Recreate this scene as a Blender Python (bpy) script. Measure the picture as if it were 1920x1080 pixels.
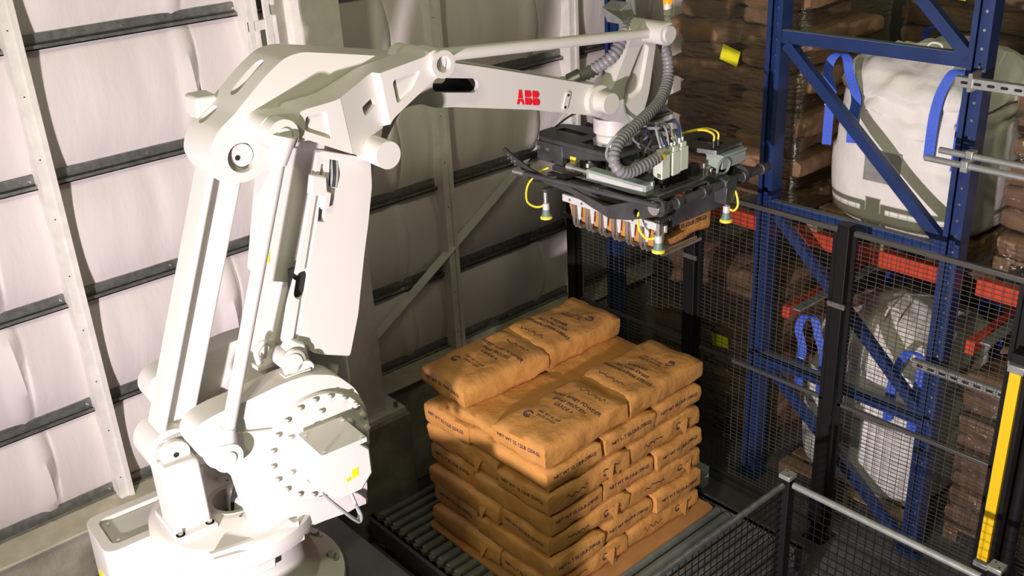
import bpy, bmesh, math, random
import numpy as np
from mathutils import Vector, Matrix, noise, geometry
from mathutils.bvhtree import BVHTree

for o in list(bpy.data.objects):
    bpy.data.objects.remove(o)
SC = bpy.context.scene
COL = SC.collection
random.seed(7)
R = math.radians

# ------------------------------------------------------------------ camera
yaw, pitch, roll = 0.867899, 0.431895, -0.0536103
fw = Vector((math.cos(yaw) * math.cos(pitch), math.sin(yaw) * math.cos(pitch), -math.sin(pitch)))
rt = Vector((math.sin(yaw), -math.cos(yaw), 0))
up = rt.cross(fw)
r2 = rt * math.cos(roll) + up * math.sin(roll)
u2 = -rt * math.sin(roll) + up * math.cos(roll)
cam = bpy.data.cameras.new('camera')
cam.sensor_width = 36
cam.lens = 36 * 1903.54 / 1920
cam.clip_start = 0.05
camo = bpy.data.objects.new('camera', cam)
COL.objects.link(camo)
m = Matrix((r2, u2, -fw)).transposed().to_4x4()
m.translation = (0, 0, 4.2)
camo.matrix_world = m
SC.camera = camo

# ------------------------------------------------------------------ world, lights, exposure
w = bpy.data.worlds.new('world')
SC.world = w
w.use_nodes = True
w.node_tree.nodes['Background'].inputs[0].default_value = (0.9, 0.95, 0.8, 1)
w.node_tree.nodes['Background'].inputs[1].default_value = 0.035


def lamp(name, kind, loc, target, power, color, **kw):
    d = bpy.data.lights.new(name, kind)
    d.energy = power
    d.color = color
    for k, v in kw.items():
        setattr(d, k, v)
    o = bpy.data.objects.new(name, d)
    COL.objects.link(o)
    o.location = loc
    o.rotation_euler = (Vector(target) - Vector(loc)).to_track_quat('-Z', 'Y').to_euler()
    return o


# work flood standing left of the robot, aimed across the cell at the racks
lamp('flood_light', 'SPOT', (-1.7, 1.07, 2.12), (5.5, 3.9, 2.2), 1760, (1.0, 0.875, 0.92),
     spot_size=R(106), spot_blend=1.0, shadow_soft_size=0.07)
# high bay lamps under the roof
lamp('high_bay_light', 'AREA', (-2.2, 0.3, 6.6), (2.8, 4.6, 1.6), 150, (0.95, 0.95, 0.62), size=0.5)
lamp('high_bay_light', 'AREA', (1.5, 0.5, 8.0), (2.6, 3.0, 0), 50, (0.95, 0.95, 0.62), size=1.5)
lamp('high_bay_light', 'AREA', (6.5, 0.5, 8.0), (5.0, 2.6, 0), 45, (0.95, 0.95, 0.62), size=1.5)

SC.view_settings.view_transform = 'Standard'
SC.view_settings.look = 'None'
SC.view_settings.exposure = 0.0
SC.view_settings.gamma = 1.0
SC.view_settings.use_curve_mapping = False


# ------------------------------------------------------------------ materials
def mat(name, col, rough=0.5, metal=0.0, var=0.0, vscale=4.0, bump=0.0, bscale=40.0, stretch=(1, 1, 1), emit=0.0,
        spec=0.5, col2=None, coat=0.0):
    mt = bpy.data.materials.new(name)
    mt.use_nodes = True
    nt = mt.node_tree
    b = nt.nodes['Principled BSDF']
    b.inputs['Base Color'].default_value = (*col, 1)
    b.inputs['Roughness'].default_value = rough
    b.inputs['Metallic'].default_value = metal
    b.inputs['Specular IOR Level'].default_value = spec
    b.inputs['Coat Weight'].default_value = coat
    if emit:
        b.inputs['Emission Color'].default_value = (*col, 1)
        b.inputs['Emission Strength'].default_value = emit
    if var or bump or col2:
        tc = nt.nodes.new('ShaderNodeTexCoord')
        mp = nt.nodes.new('ShaderNodeMapping')
        mp.inputs['Scale'].default_value = stretch
        nt.links.new(tc.outputs['Object'], mp.inputs['Vector'])
    if var or col2:
        n = nt.nodes.new('ShaderNodeTexNoise')
        n.inputs['Scale'].default_value = vscale
        n.inputs['Detail'].default_value = 5
        nt.links.new(mp.outputs[0], n.inputs['Vector'])
        rp = nt.nodes.new('ShaderNodeValToRGB')
        c2 = col2 or tuple(max(0, c * (1 - var)) for c in col)
        rp.color_ramp.elements[0].position = 0.35
        rp.color_ramp.elements[1].position = 0.68
        rp.color_ramp.elements[0].color = (*c2, 1)
        rp.color_ramp.elements[1].color = (*col, 1)
        nt.links.new(n.outputs['Fac'], rp.inputs[0])
        nt.links.new(rp.outputs[0], b.inputs['Base Color'])
    if bump:
        n2 = nt.nodes.new('ShaderNodeTexNoise')
        n2.inputs['Scale'].default_value = bscale
        n2.inputs['Detail'].default_value = 4
        nt.links.new(mp.outputs[0], n2.inputs['Vector'])
        bp = nt.nodes.new('ShaderNodeBump')
        bp.inputs['Strength'].default_value = bump
        bp.inputs['Distance'].default_value = 0.02
        nt.links.new(n2.outputs['Fac'], bp.inputs['Height'])
        nt.links.new(bp.outputs[0], b.inputs['Normal'])
    return mt


def film_mat():
    mt = bpy.data.materials.new('stretch_film')
    mt.use_nodes = True
    nt = mt.node_tree
    nt.nodes.remove(nt.nodes['Principled BSDF'])
    out = nt.nodes['Material Output']
    tr = nt.nodes.new('ShaderNodeBsdfTransparent')
    tr.inputs[0].default_value = (0.93, 0.92, 0.88, 1)
    gl = nt.nodes.new('ShaderNodeBsdfGlossy')
    gl.inputs['Roughness'].default_value = 0.16
    gl.inputs['Color'].default_value = (0.8, 0.8, 0.78, 1)
    tc = nt.nodes.new('ShaderNodeTexCoord')
    mp = nt.nodes.new('ShaderNodeMapping')
    mp.inputs['Scale'].default_value = (3, 3, 14)
    nz = nt.nodes.new('ShaderNodeTexNoise')
    nz.inputs['Scale'].default_value = 3
    nz.inputs['Detail'].default_value = 6
    bp = nt.nodes.new('ShaderNodeBump')
    bp.inputs['Strength'].default_value = 0.9
    bp.inputs['Distance'].default_value = 0.03
    mx = nt.nodes.new('ShaderNodeMixShader')
    mx.inputs[0].default_value = 0.22
    nt.links.new(tc.outputs['Object'], mp.inputs[0])
    nt.links.new(mp.outputs[0], nz.inputs['Vector'])
    nt.links.new(nz.outputs[0], bp.inputs['Height'])
    nt.links.new(bp.outputs[0], gl.inputs['Normal'])
    nt.links.new(tr.outputs[0], mx.inputs[1])
    nt.links.new(gl.outputs[0], mx.inputs[2])
    nt.links.new(mx.outputs[0], out.inputs[0])
    return mt


M = dict(
    robot=mat('robot_paint', (0.63, 0.605, 0.57), 0.42, bump=0.02, bscale=120),
    robotgrey=mat('robot_grey_cover', (0.50, 0.50, 0.45), 0.5),
    vinyl=mat('white_vinyl_insulation', (0.70, 0.645, 0.64), 0.62, var=0.1, vscale=2.2, stretch=(1.6, 1, 0.5), bump=0.22, bscale=9.0),
    stud=mat('white_painted_steel', (0.76, 0.73, 0.69), 0.5, var=0.12, vscale=14, bump=0.1, bscale=50),
    galv=mat('galvanised_steel', (0.30, 0.31, 0.30), 0.42, 0.75, var=0.35, vscale=24, bump=0.08, bscale=80),
    concrete=mat('concrete', (0.40, 0.38, 0.30), 0.9, var=0.4, vscale=5, bump=0.5, bscale=16),
    floor=mat('floor_concrete', (0.105, 0.105, 0.098), 0.6, var=0.45, vscale=3, bump=0.15, bscale=30),
    plate=mat('dark_steel_plate', (0.10, 0.10, 0.11), 0.5, 0.3, var=0.3, vscale=6),
    black=mat('black_powder_coat', (0.008, 0.008, 0.009), 0.5, spec=0.25),
    wire=mat('fence_wire', (0.085, 0.082, 0.075), 0.4, 0.3),
    blue=mat('blue_rack_paint', (0.010, 0.033, 0.135), 0.42, var=0.25, vscale=9),
    dust=mat('dusty_blue_steel', (0.11, 0.13, 0.17), 0.7),
    orange=mat('orange_rack_paint', (0.62, 0.06, 0.022), 0.45, var=0.2, vscale=9),
    roller=mat('conveyor_roller_steel', (0.22, 0.25, 0.23), 0.38, 0.55, var=0.25, vscale=12),
    sack=mat('kraft_paper', (0.58, 0.275, 0.075), 0.42, var=0.16, vscale=6, bump=0.5, bscale=13),
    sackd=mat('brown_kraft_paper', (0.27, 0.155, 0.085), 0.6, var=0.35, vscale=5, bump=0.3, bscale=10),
    ink=mat('blue_black_ink', (0.035, 0.02, 0.06), 0.6),
    sheet=mat('kraft_slip_sheet', (0.42, 0.2, 0.06), 0.7, var=0.2, vscale=8),
    fibc=mat('woven_white_polypropylene', (0.78, 0.75, 0.70), 0.6, bump=0.3, bscale=14, var=0.1, vscale=5),
    strap=mat('blue_webbing', (0.03, 0.1, 0.62), 0.6, bump=0.2, bscale=90),
    strapw=mat('white_stitching', (0.75, 0.75, 0.75), 0.7),
    wood=mat('pallet_wood', (0.30, 0.19, 0.10), 0.75, var=0.4, vscale=7, stretch=(1, 6, 6)),
    yellow=mat('safety_yellow', (0.85, 0.55, 0.01), 0.4),
    label=mat('yellow_label', (0.85, 0.8, 0.02), 0.5),
    yhose=mat('yellow_hose', (0.85, 0.7, 0.05), 0.35),
    red=mat('logo_red', (0.75, 0.01, 0.03), 0.45),
    amber=mat('amber_beacon', (1.0, 0.16, 0.004), 0.3, emit=1.6),
    gunmetal=mat('gunmetal_plate', (0.12, 0.12, 0.125), 0.38, 0.6, var=0.3, vscale=15),
    alu=mat('brushed_aluminium', (0.72, 0.72, 0.72), 0.35, 0.25),
    chrome=mat('steel_fitting', (0.7, 0.69, 0.67), 0.22, 0.9),
    valve=mat('pale_valve_body', (0.62, 0.66, 0.55), 0.45),
    boxgrey=mat('grey_junction_box', (0.30, 0.36, 0.32), 0.5),
    hose=mat('grey_corrugated_hose', (0.23, 0.22, 0.235), 0.42),
    cable=mat('grey_cable', (0.25, 0.27, 0.27), 0.45),
    cableb=mat('blue_cable', (0.035, 0.05, 0.16), 0.45),
    cablek=mat('black_cable', (0.02, 0.02, 0.022), 0.4),
    cup=mat('green_suction_cup', (0.14, 0.22, 0.18), 0.5),
    film=film_mat(),
    sill=mat('beige_painted_sill', (0.56, 0.52, 0.40), 0.7, var=0.25, vscale=8),
    dark=mat('far_wall_panel', (0.10, 0.095, 0.085), 0.9),
    hole=mat('matt_black_hole_shade', (0.008, 0.008, 0.008), 0.8),  # flat black; also paints the shade inside robot holes and slots
    galvpipe=mat('galvanised_pipe', (0.42, 0.43, 0.41), 0.38, 0.5, var=0.2, vscale=20),
)


# ------------------------------------------------------------------ geometry helpers
class G:
    def __init__(s):
        s.v, s.f = [], []

    def add(s, vs, fs):
        k = len(s.v)
        s.v += [tuple(v) for v in vs]
        s.f += [tuple(i + k for i in f) for f in fs]
        return s

    def box(s, x0, x1, y0, y1, z0, z1):
        return s.add([(x0, y0, z0), (x1, y0, z0), (x1, y1, z0), (x0, y1, z0), (x0, y0, z1), (x1, y0, z1), (x1, y1, z1), (x0, y1, z1)],
                     [(0, 3, 2, 1), (4, 5, 6, 7), (0, 1, 5, 4), (1, 2, 6, 5), (2, 3, 7, 6), (3, 0, 4, 7)])

    def bar(s, p0, p1, wd, ht, upv=(0, 0, 1)):
        p0, p1 = Vector(p0), Vector(p1)
        d = (p1 - p0).normalized()
        upv = Vector(upv)
        sd = d.cross(upv).normalized() * wd / 2
        u = sd.cross(d).normalized() * ht / 2
        vs = [p + a * sd + b * u for p in (p0, p1) for a, b in ((-1, -1), (1, -1), (1, 1), (-1, 1))]
        return s.add(vs, [(0, 1, 2, 3), (7, 6, 5, 4), (0, 4, 5, 1), (1, 5, 6, 2), (2, 6, 7, 3), (3, 7, 4, 0)])

    def cyl(s, p0, p1, r0, r1=None, n=20):
        p0, p1 = Vector(p0), Vector(p1)
        r1 = r0 if r1 is None else r1
        d = (p1 - p0).normalized()
        t = Vector((0, 0, 1)) if abs(d.z) < 0.9 else Vector((1, 0, 0))
        a = d.cross(t).normalized()
        b = d.cross(a)
        vs = []
        for p, r in ((p0, r0), (p1, r1)):
            for i in range(n):
                q = 2 * math.pi * i / n
                vs.append(p + a * (r * math.cos(q)) + b * (r * math.sin(q)))
        fs = [(i, (i + 1) % n, n + (i + 1) % n, n + i) for i in range(n)]
        fs += [tuple(range(n - 1, -1, -1)), tuple(range(n, 2 * n))]
        return s.add(vs, fs)

    def lathe(s, c, prof, n=32):
        """prof: list of (r, z) about a vertical axis at c"""
        vs, fs = [], []
        for r, z in prof:
            for i in range(n):
                q = 2 * math.pi * i / n
                vs.append((c[0] + r * math.cos(q), c[1] + r * math.sin(q), c[2] + z))
        for k in range(len(prof) - 1):
            for i in range(n):
                j = (i + 1) % n
                fs.append((k * n + i, k * n + j, (k + 1) * n + j, (k + 1) * n + i))
        if prof[0][0] > 1e-6:
            fs.append(tuple(range(n - 1, -1, -1)))
        if prof[-1][0] > 1e-6:
            k = len(prof) - 1
            fs.append(tuple(k * n + i for i in range(n)))
        return s.add(vs, fs)

    def tube(s, pts, r, n=8, smooth=0, closed=False):
        pts = [Vector(p) for p in pts]
        if smooth:
            pts = spline(pts, smooth, closed)
        m_ = len(pts)
        rr = r if callable(r) else (lambda i: r)
        d0 = (pts[1] - pts[0]).normalized()
        t = Vector((0, 0, 1)) if abs(d0.z) < 0.9 else Vector((1, 0, 0))
        a = d0.cross(t).normalized()
        vs = []
        for i, p in enumerate(pts):
            if closed:
                d = (pts[(i + 1) % m_] - pts[i - 1]).normalized()
            else:
                d = (pts[min(i + 1, m_ - 1)] - pts[max(i - 1, 0)]).normalized()
            a = (a - d * a.dot(d)).normalized()
            b = d.cross(a)
            for k in range(n):
                q = 2 * math.pi * k / n
                vs.append(p + (a * math.cos(q) + b * math.sin(q)) * rr(i))
        fs = []
        for i in range(m_ if closed else m_ - 1):
            i2 = (i + 1) % m_
            for k in range(n):
                k2 = (k + 1) % n
                fs.append((i * n + k, i * n + k2, i2 * n + k2, i2 * n + k))
        if not closed:
            fs += [tuple(range(n - 1, -1, -1)), tuple((m_ - 1) * n + k for k in range(n))]
        return s.add(vs, fs)

    def prism(s, poly, f0, f1, holes=()):
        """poly in 2-D; f0 / f1 map a 2-D point to the two cap positions"""
        loops = [list(poly)] + [list(h) for h in holes]
        tess = geometry.tessellate_polygon([[Vector((p[0], p[1], 0)) for p in l] for l in loops])
        flat = [p for l in loops for p in l]
        n = len(flat)
        vs = [f0(*p) for p in flat] + [f1(*p) for p in flat]
        fs = [tuple(t) for t in tess] + [tuple(i + n for i in reversed(t)) for t in tess]
        k = 0
        for l in loops:
            c = len(l)
            for i in range(c):
                j = (i + 1) % c
                fs.append((k + i, k + j, k + j + n, k + i + n))
            k += c
        return s.add(vs, fs)

    def ribbon(s, pts, wv, th=0.004, smooth=0):
        pts = [Vector(p) for p in pts]
        if smooth:
            pts = spline(pts, smooth)
        wv = Vector(wv)
        vs = []
        for i, p in enumerate(pts):
            d = (pts[min(i + 1, len(pts) - 1)] - pts[max(i - 1, 0)]).normalized()
            nn = d.cross(wv).normalized() * th / 2
            vs += [p - wv / 2 - nn, p + wv / 2 - nn, p + wv / 2 + nn, p - wv / 2 + nn]
        fs = []
        for i in range(len(pts) - 1):
            for k in range(4):
                k2 = (k + 1) % 4
                fs.append((i * 4 + k, i * 4 + k2, i * 4 + 4 + k2, i * 4 + 4 + k))
        e = (len(pts) - 1) * 4
        fs += [(3, 2, 1, 0), (e, e + 1, e + 2, e + 3)]
        return s.add(vs, fs)

    def mesh(s, name, ang=35):
        me = bpy.data.meshes.new(name)
        me.from_pydata(s.v, [], s.f)
        bm = bmesh.new()
        bm.from_mesh(me)
        bmesh.ops.recalc_face_normals(bm, faces=bm.faces)
        bm.to_mesh(me)
        bm.free()
        if ang:
            me.polygons.foreach_set('use_smooth', [True] * len(me.polygons))
            me.set_sharp_from_angle(angle=R(ang))
        return me

    def build(s, name, mt, parent=None, bevel=0.0, ang=35, seg=2, kind=None, label=None):
        o = bpy.data.objects.new(name, s.mesh(name, ang))
        o.data.materials.append(M[mt] if isinstance(mt, str) else mt)
        COL.objects.link(o)
        if parent:
            o.parent = parent
        if bevel:
            md = o.modifiers.new('bevel', 'BEVEL')
            md.width = bevel
            md.segments = seg
            md.limit_method = 'ANGLE'
            md.angle_limit = R(30)
            md.harden_normals = False
        if kind:
            o['kind'] = kind
        if label:
            o['label'] = label
        return o


def spline(pts, k, closed=False):
    out = []
    n = len(pts)
    rng = range(n if closed else n - 1)
    for i in rng:
        g = (lambda j: pts[j % n]) if closed else (lambda j: pts[max(0, min(n - 1, j))])
        p0, p1, p2, p3 = g(i - 1), g(i), g(i + 1), g(i + 2)
        for q in range(k):
            t = q / k
            out.append(0.5 * ((2 * p1) + (p2 - p0) * t + (2 * p0 - 5 * p1 + 4 * p2 - p3) * t * t + (3 * p1 - p0 - 3 * p2 + p3) * t ** 3))
    if not closed:
        out.append(pts[-1].copy())
    return out


def roundpoly(pts, r, n=4):
    out = []
    c = len(pts)
    for i in range(c):
        p0, p1, p2 = Vector(pts[i - 1]), Vector(pts[i]), Vector(pts[(i + 1) % c])
        a, b = p0 - p1, p2 - p1
        k = min(r, a.length * 0.45, b.length * 0.45)
        q0, q1 = p1 + a.normalized() * k, p1 + b.normalized() * k
        for j in range(n + 1):
            t = j / n
            v = q0 * (1 - t) ** 2 + p1 * 2 * t * (1 - t) + q1 * t * t
            out.append((v.x, v.y))
    return out


def capsule2(p0, r0, p1, r1, n=12):
    a = math.atan2(p1[1] - p0[1], p1[0] - p0[0])
    out = []
    for i in range(n + 1):
        q = a + math.pi / 2 + math.pi * i / n
        out.append((p0[0] + r0 * math.cos(q), p0[1] + r0 * math.sin(q)))
    for i in range(n + 1):
        q = a - math.pi / 2 + math.pi * i / n
        out.append((p1[0] + r1 * math.cos(q), p1[1] + r1 * math.sin(q)))
    return out


def circ(c, r, n=20):
    return [(c[0] + r * math.cos(2 * math.pi * i / n), c[1] + r * math.sin(2 * math.pi * i / n)) for i in range(n)]


def cut(o, g):
    """subtract the closed shape g from object o (kept as plain mesh data)"""
    c = g.build('cutter', 'hole', None, ang=0)
    c.matrix_world = Matrix()
    par = o.parent
    o.parent = None
    md = o.modifiers.new('cut', 'BOOLEAN')
    md.operation = 'DIFFERENCE'
    md.solver = 'EXACT'
    md.object = c
    others = [x for x in o.modifiers if x.type != 'BOOLEAN']
    for x in others:
        x.show_viewport = False
    bpy.context.view_layer.update()
    dg = bpy.context.evaluated_depsgraph_get()
    me = bpy.data.meshes.new_from_object(o.evaluated_get(dg))
    for x in others:
        x.show_viewport = True
    o.modifiers.remove(md)
    old = o.data
    me.name = o.name
    o.data = me
    bpy.data.meshes.remove(old)
    cm = c.data
    bpy.data.objects.remove(c)
    bpy.data.meshes.remove(cm)
    o.parent = par
    if not len(me.materials):
        me.materials.append(M['robot'])
    while len(me.materials) > 1:
        me.materials.pop()
    me.polygons.foreach_set('material_index', [0] * len(me.polygons))
    me.polygons.foreach_set('use_smooth', [True] * len(me.polygons))
    me.set_sharp_from_angle(angle=R(35))


def thing(name, label, cat, loc=(0, 0, 0), rz=0.0, group=None):
    o = bpy.data.objects.new(name, None)
    o.empty_display_size = 0.1
    COL.objects.link(o)
    o.location = loc
    o.rotation_euler = (0, 0, rz)
    return tag(o, label, cat, group)


def tag(o, label, cat, group=None, kind=None):
    o['label'] = label
    o['category'] = cat
    if group:
        o['group'] = group
    if kind:
        o['kind'] = kind
    return o


def struct(o, label, cat):
    o['kind'] = 'structure'
    o['label'] = label
    o['category'] = cat
    return o


def clone(o, parent=None, loc=None, rot=None, name=None):
    c = o.copy()
    if name:
        c.name = name
    COL.objects.link(c)
    c.parent = parent
    if loc is not None:
        c.location = loc
    if rot is not None:
        c.rotation_euler = rot
    return c


_txt = {}


def text2d(s, size=1.0, spacing=1.0):
    """triangulated 2-D glyph outlines of a string, centred, as (verts, faces)"""
    key = (s, size, spacing)
    if key in _txt:
        return _txt[key]
    cu = bpy.data.curves.new('t', 'FONT')
    cu.body = s
    cu.size = size
    cu.space_character = spacing
    cu.align_x = 'CENTER'
    cu.align_y = 'CENTER'
    cu.resolution_u = 2
    cu.offset = 0.018 * size
    o = bpy.data.objects.new('t', cu)
    COL.objects.link(o)
    bpy.context.view_layer.update()
    me = bpy.data.meshes.new_from_object(o.evaluated_get(bpy.context.evaluated_depsgraph_get()))
    r = ([(v.co.x, v.co.y) for v in me.vertices], [tuple(p.vertices) for p in me.polygons])
    bpy.data.objects.remove(o)
    bpy.data.curves.remove(cu)
    bpy.data.meshes.remove(me)
    _txt[key] = r
    return r


def arc2d(c, r, a0, a1, wd, n=12):
    vs, fs = [], []
    for i in range(n + 1):
        q = R(a0 + (a1 - a0) * i / n)
        for k in (-0.5, 0.5):
            vs.append((c[0] + (r + k * wd) * math.cos(q), c[1] + (r + k * wd) * math.sin(q)))
    for i in range(n):
        fs.append((2 * i, 2 * i + 1, 2 * i + 3, 2 * i + 2))
    return vs, fs


# ================================================================== SETTING
YW = 5.3
g = G().box(-4, 9.5, -2.5, 6.0, -0.1, 0)
fl = struct(g.build('floor', 'floor'), 'dark worn concrete floor of the packing cell', 'floor')

wall = bpy.data.objects.new('wall_left', None)
COL.objects.link(wall)
struct(wall, 'white insulated warehouse wall with steel girts and studs', 'wall')
STUDX = [0.19, 1.39, 2.60, 3.83, 5.02, 6.22, 7.42]
GZ = [0.84, 1.40, 2.03, 2.68, 3.345, 4.0, 4.65]


def panel(x0, x1, z0, z1, seed):
    nx, nz = 56, 12
    vs, fs = [], []
    for j in range(nz + 1):
        for i in range(nx + 1):
            u, v = i / nx, j / nz
            x, z = x0 + (x1 - x0) * u, z0 + (z1 - z0) * v
            b = 0.075 * (1 - abs(2 * v - 1) ** 2.2) * (0.75 + 0.25 * (1 - abs(2 * u - 1) ** 3))
            b += 0.012 * noise.noise(Vector((x * 7 + seed, seed * 3.1, z * 1.6))) * (1 - abs(2 * v - 1) ** 2)
            # soft vertical fold where two lengths of facing meet
            fx = x0 + (x1 - x0) * 0.70 + 0.012 * math.sin(z * 5 + seed)
            b += 0.040 * math.exp(-abs((x - fx) / (0.05 if x < fx else 0.012)) ** 1.5) * (1 - abs(2 * v - 1) ** 4)
            vs.append((x, YW - b, z))
    for j in range(nz):
        for i in range(nx):
            k = j * (nx + 1) + i
            fs.append((k, k + 1, k + nx + 2, k + nx + 1))
    q = G()
    q.add(vs, fs)
    me = q.mesh('insulation_panel', 60)
    o = bpy.data.objects.new('insulation_panel', me)
    me.materials.append(M['vinyl'])
    COL.objects.link(o)
    o.parent = wall
    return o


xs = [-0.97] + STUDX
for a in range(len(xs) - 1):
    for b in range(len(GZ) - 1):
        p = panel(xs[a], xs[a + 1], GZ[b], GZ[b + 1], a * 7.3 + b * 2.7)
        md = p.modifiers.new('solid', 'SOLIDIFY')
        md.thickness = 0.05
        md.offset = 1.0 if False else -1.0
for z in GZ:
    q = G()
    q.box(-1, 7.5, YW - 0.085, YW - 0.078, z - 0.028, z + 0.030)  # web facing the room
    q.box(-1, 7.5, YW - 0.085, YW + 0.02, z + 0.030, z + 0.036)   # top flange
    q.box(-1, 7.5, YW - 0.115, YW + 0.02, z - 0.034, z - 0.028)   # lower flange
    q.box(-1, 7.5, YW - 0.115, YW - 0.110, z - 0.034, z - 0.012)  # lip
    q.build('girt', 'galv', wall)
    # screw heads
    s_ = G()
    for i in range(14):
        x = -0.5 + i * 0.61
        s_.cyl((x, YW - 0.085, z + 0.008), (x, YW - 0.093, z + 0.008), 0.006, n=6)
    s_.build('screw_heads', 'chrome', wall, kind='stuff')
for x in STUDX:
    q = G()
    q.box(x - 0.038, x + 0.036, YW - 0.185, YW - 0.178, 0.8, 4.9)
    q.box(x - 0.038, x - 0.031, YW - 0.1779, YW - 0.03, 0.8, 4.9)
    q.box(x + 0.006, x + 0.011, YW - 0.1779, YW - 0.03, 0.8, 4.9)
    q.box(x + 0.011, x + 0.038, YW - 0.197, YW - 0.1865, 0.8, 4.9)
    q.build('stud', 'stud', wall)
    h = G()
    for i in range(12):
        z = 0.95 + i * 0.31
        h.cyl((x - 0.014, YW - 0.1845, z), (x - 0.014, YW - 0.1862, z), 0.0038, n=8)
    h.build('bolt_holes', 'hole', wall, kind='stuff')
# flat diagonal wind braces
G().bar((3.05, YW - 0.165, 1.09), (4.45, YW - 0.165, 1.96), 0.008, 0.075, (0, 1, 0)).build('diagonal_brace', 'stud', wall)
G().bar((4.45, YW - 0.168, 1.96), (5.6, YW - 0.168, 2.7), 0.008, 0.03, (0, 1, 0)).build('diagonal_brace', 'stud', wall)
# building column on its pier
q = G()
q.box(2.72, 2.95, 4.78, 4.80, 0.84, 5)
q.box(2.72, 2.95, 5.10, 5.12, 0.84, 5)
q.box(2.83, 2.845, 4.80, 5.10, 0.84, 5)
q.box(2.945, 2.955, 4.80, 5.10, 0.84, 5)
q.build('steel_column', 'stud', wall)
q = G()
q.box(2.50, 2.53, 4.95, 4.97, 0.84, 5)
q.box(2.60, 2.63, 4.95, 4.97, 0.84, 5)
for i in range(12):
    q.box(2.50, 2.63, 4.955, 4.965, 0.95 + i * 0.33, 1.0 + i * 0.33)
q.build('batten_column', 'stud', wall)
q = G().box(2.66, 3.06, 4.72, 5.15, 0.80, 0.84)
q.build('base_plate', 'stud', wall, bevel=0.004)
q = G()
for x, y in ((2.71, 4.76), (3.01, 4.76), (3.01, 4.9), (2.71, 4.9)):
    q.cyl((x, y, 0.84), (x, y, 0.875), 0.014, n=6)
q.build('anchor_bolts', 'galv', wall)
G().box(2.64, 3.08, 4.70, 5.2, 0, 0.80).build('concrete_pier', 'concrete', wall, bevel=0.012)
st = G().box(-1.0, 7.5, 5.02, 5.5, 0, 0.80).build('wall_stem_left', 'concrete', None, bevel=0.01)
G().box(-1.0, 7.5, 4.97, 5.26, 0.80, 0.816).build('sill', 'sill', st, bevel=0.004)
struct(st, 'low concrete stem wall carrying the insulated wall', 'wall')
q = G()
for i in range(30):
    x = -0.6 + i * 0.26
    q.bar((x, 5.16, 0.80), (x, 5.16, 0.845), 0.03, 0.012)
q.build('sill_clips', 'galv', wall, kind='stuff')
fwl = G().box(9.3, 9.45, -2.5, 6.0, 0, 6).build('wall_far', 'dark')
struct(fwl, 'dark distant wall behind the storage racks', 'wall')


# ================================================================== ROBOT
ROBX, ROBY, ROBZ, TH = 1.44083, 3.69781, 1.0, -0.0657718
robot = thing('palletizing_robot', 'large white four-axis palletizing robot arm bolted to a pedestal', 'robot', (ROBX, ROBY, ROBZ), TH)


def P(s, h, l):
    return (s + 0.3, -l - 0.3, h + 0.815)


def pr(poly, l0, l1, holes=(), q=None):
    return (q or G()).prism(poly, lambda s, h: P(s, h, l0), lambda s, h: P(s, h, l1), holes)


J3 = (0.46, 1.193)
W = (1.811, 1.109)
A_ = (0.053, 1.353)
F_ = (-0.406, 0.148)
B_ = (0.795, 1.49)
RT = (2.153, 1.395)
RE = (-0.049, 1.24)
PA = (-0.516, 0.051)

# --- base casting
q = G()
poly = roundpoly([(-0.545, 0.20), (0.34, 0.20), (0.34, 0.525), (-0.545, 0.525)], 0.06)
q.prism(poly, lambda x, y: (x, y, 0.0), lambda x, y: (x * 0.985, y, 0.36))
base = q.build('base', 'robot', robot, bevel=0.02)
c = G()
c.prism(roundpoly([(-0.49, 0.25), (0.28, 0.25), (0.28, 0.475), (-0.49, 0.475)], 0.04), lambda x, y: (x, y, 0.335), lambda x, y: (x, y, 0.5))
cut(base, c)
G().prism(roundpoly([(-0.48, 0.26), (0.27, 0.26), (0.27, 0.465), (-0.48, 0.465)], 0.035), lambda x, y: (x, y, 0.33), lambda x, y: (x, y, 0.341)).build('cover_panel', 'robotgrey', base, bevel=0.002)
q = G()
for x, y in ((-0.455, 0.29), (-0.455, 0.44), (0.0, 0.45), (-0.2, 0.45), (0.24, 0.29)):
    q.cyl((x, y, 0.34), (x, y, 0.347), 0.009, n=6)
q.build('cover_screws', 'chrome', base)
q = G()
q.lathe((0, 0, 0), [(0.44, 0), (0.44, 0.045), (0.40, 0.06), (0.33, 0.10), (0.30, 0.2), (0.30, 0.36), (0.2, 0.37)], 48)
foot = q.build('foot_flange', 'robot', robot, bevel=0.004)
bolt = None
for k in range(12):
    q_ = 2 * math.pi * (k + 0.35) / 12
    x, y = 0.385 * math.cos(q_), 0.385 * math.sin(q_)
    if bolt is None:
        b = G()
        b.cyl((0, 0, 0.03), (0, 0, 0.066), 0.034, n=20)
        b.cyl((0, 0, 0.066), (0, 0, 0.092), 0.022, n=6)
        bolt = b.build('foundation_bolt', 'galvpipe', foot, bevel=0.002)
        bolt.location = (x, y, 0)
    else:
        clone(bolt, foot, (x, y, 0))
lab = G().box(-0.549, -0.541, 0.36, 0.41, 0.10, 0.15).build('warning_label', 'label', base)

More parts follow.
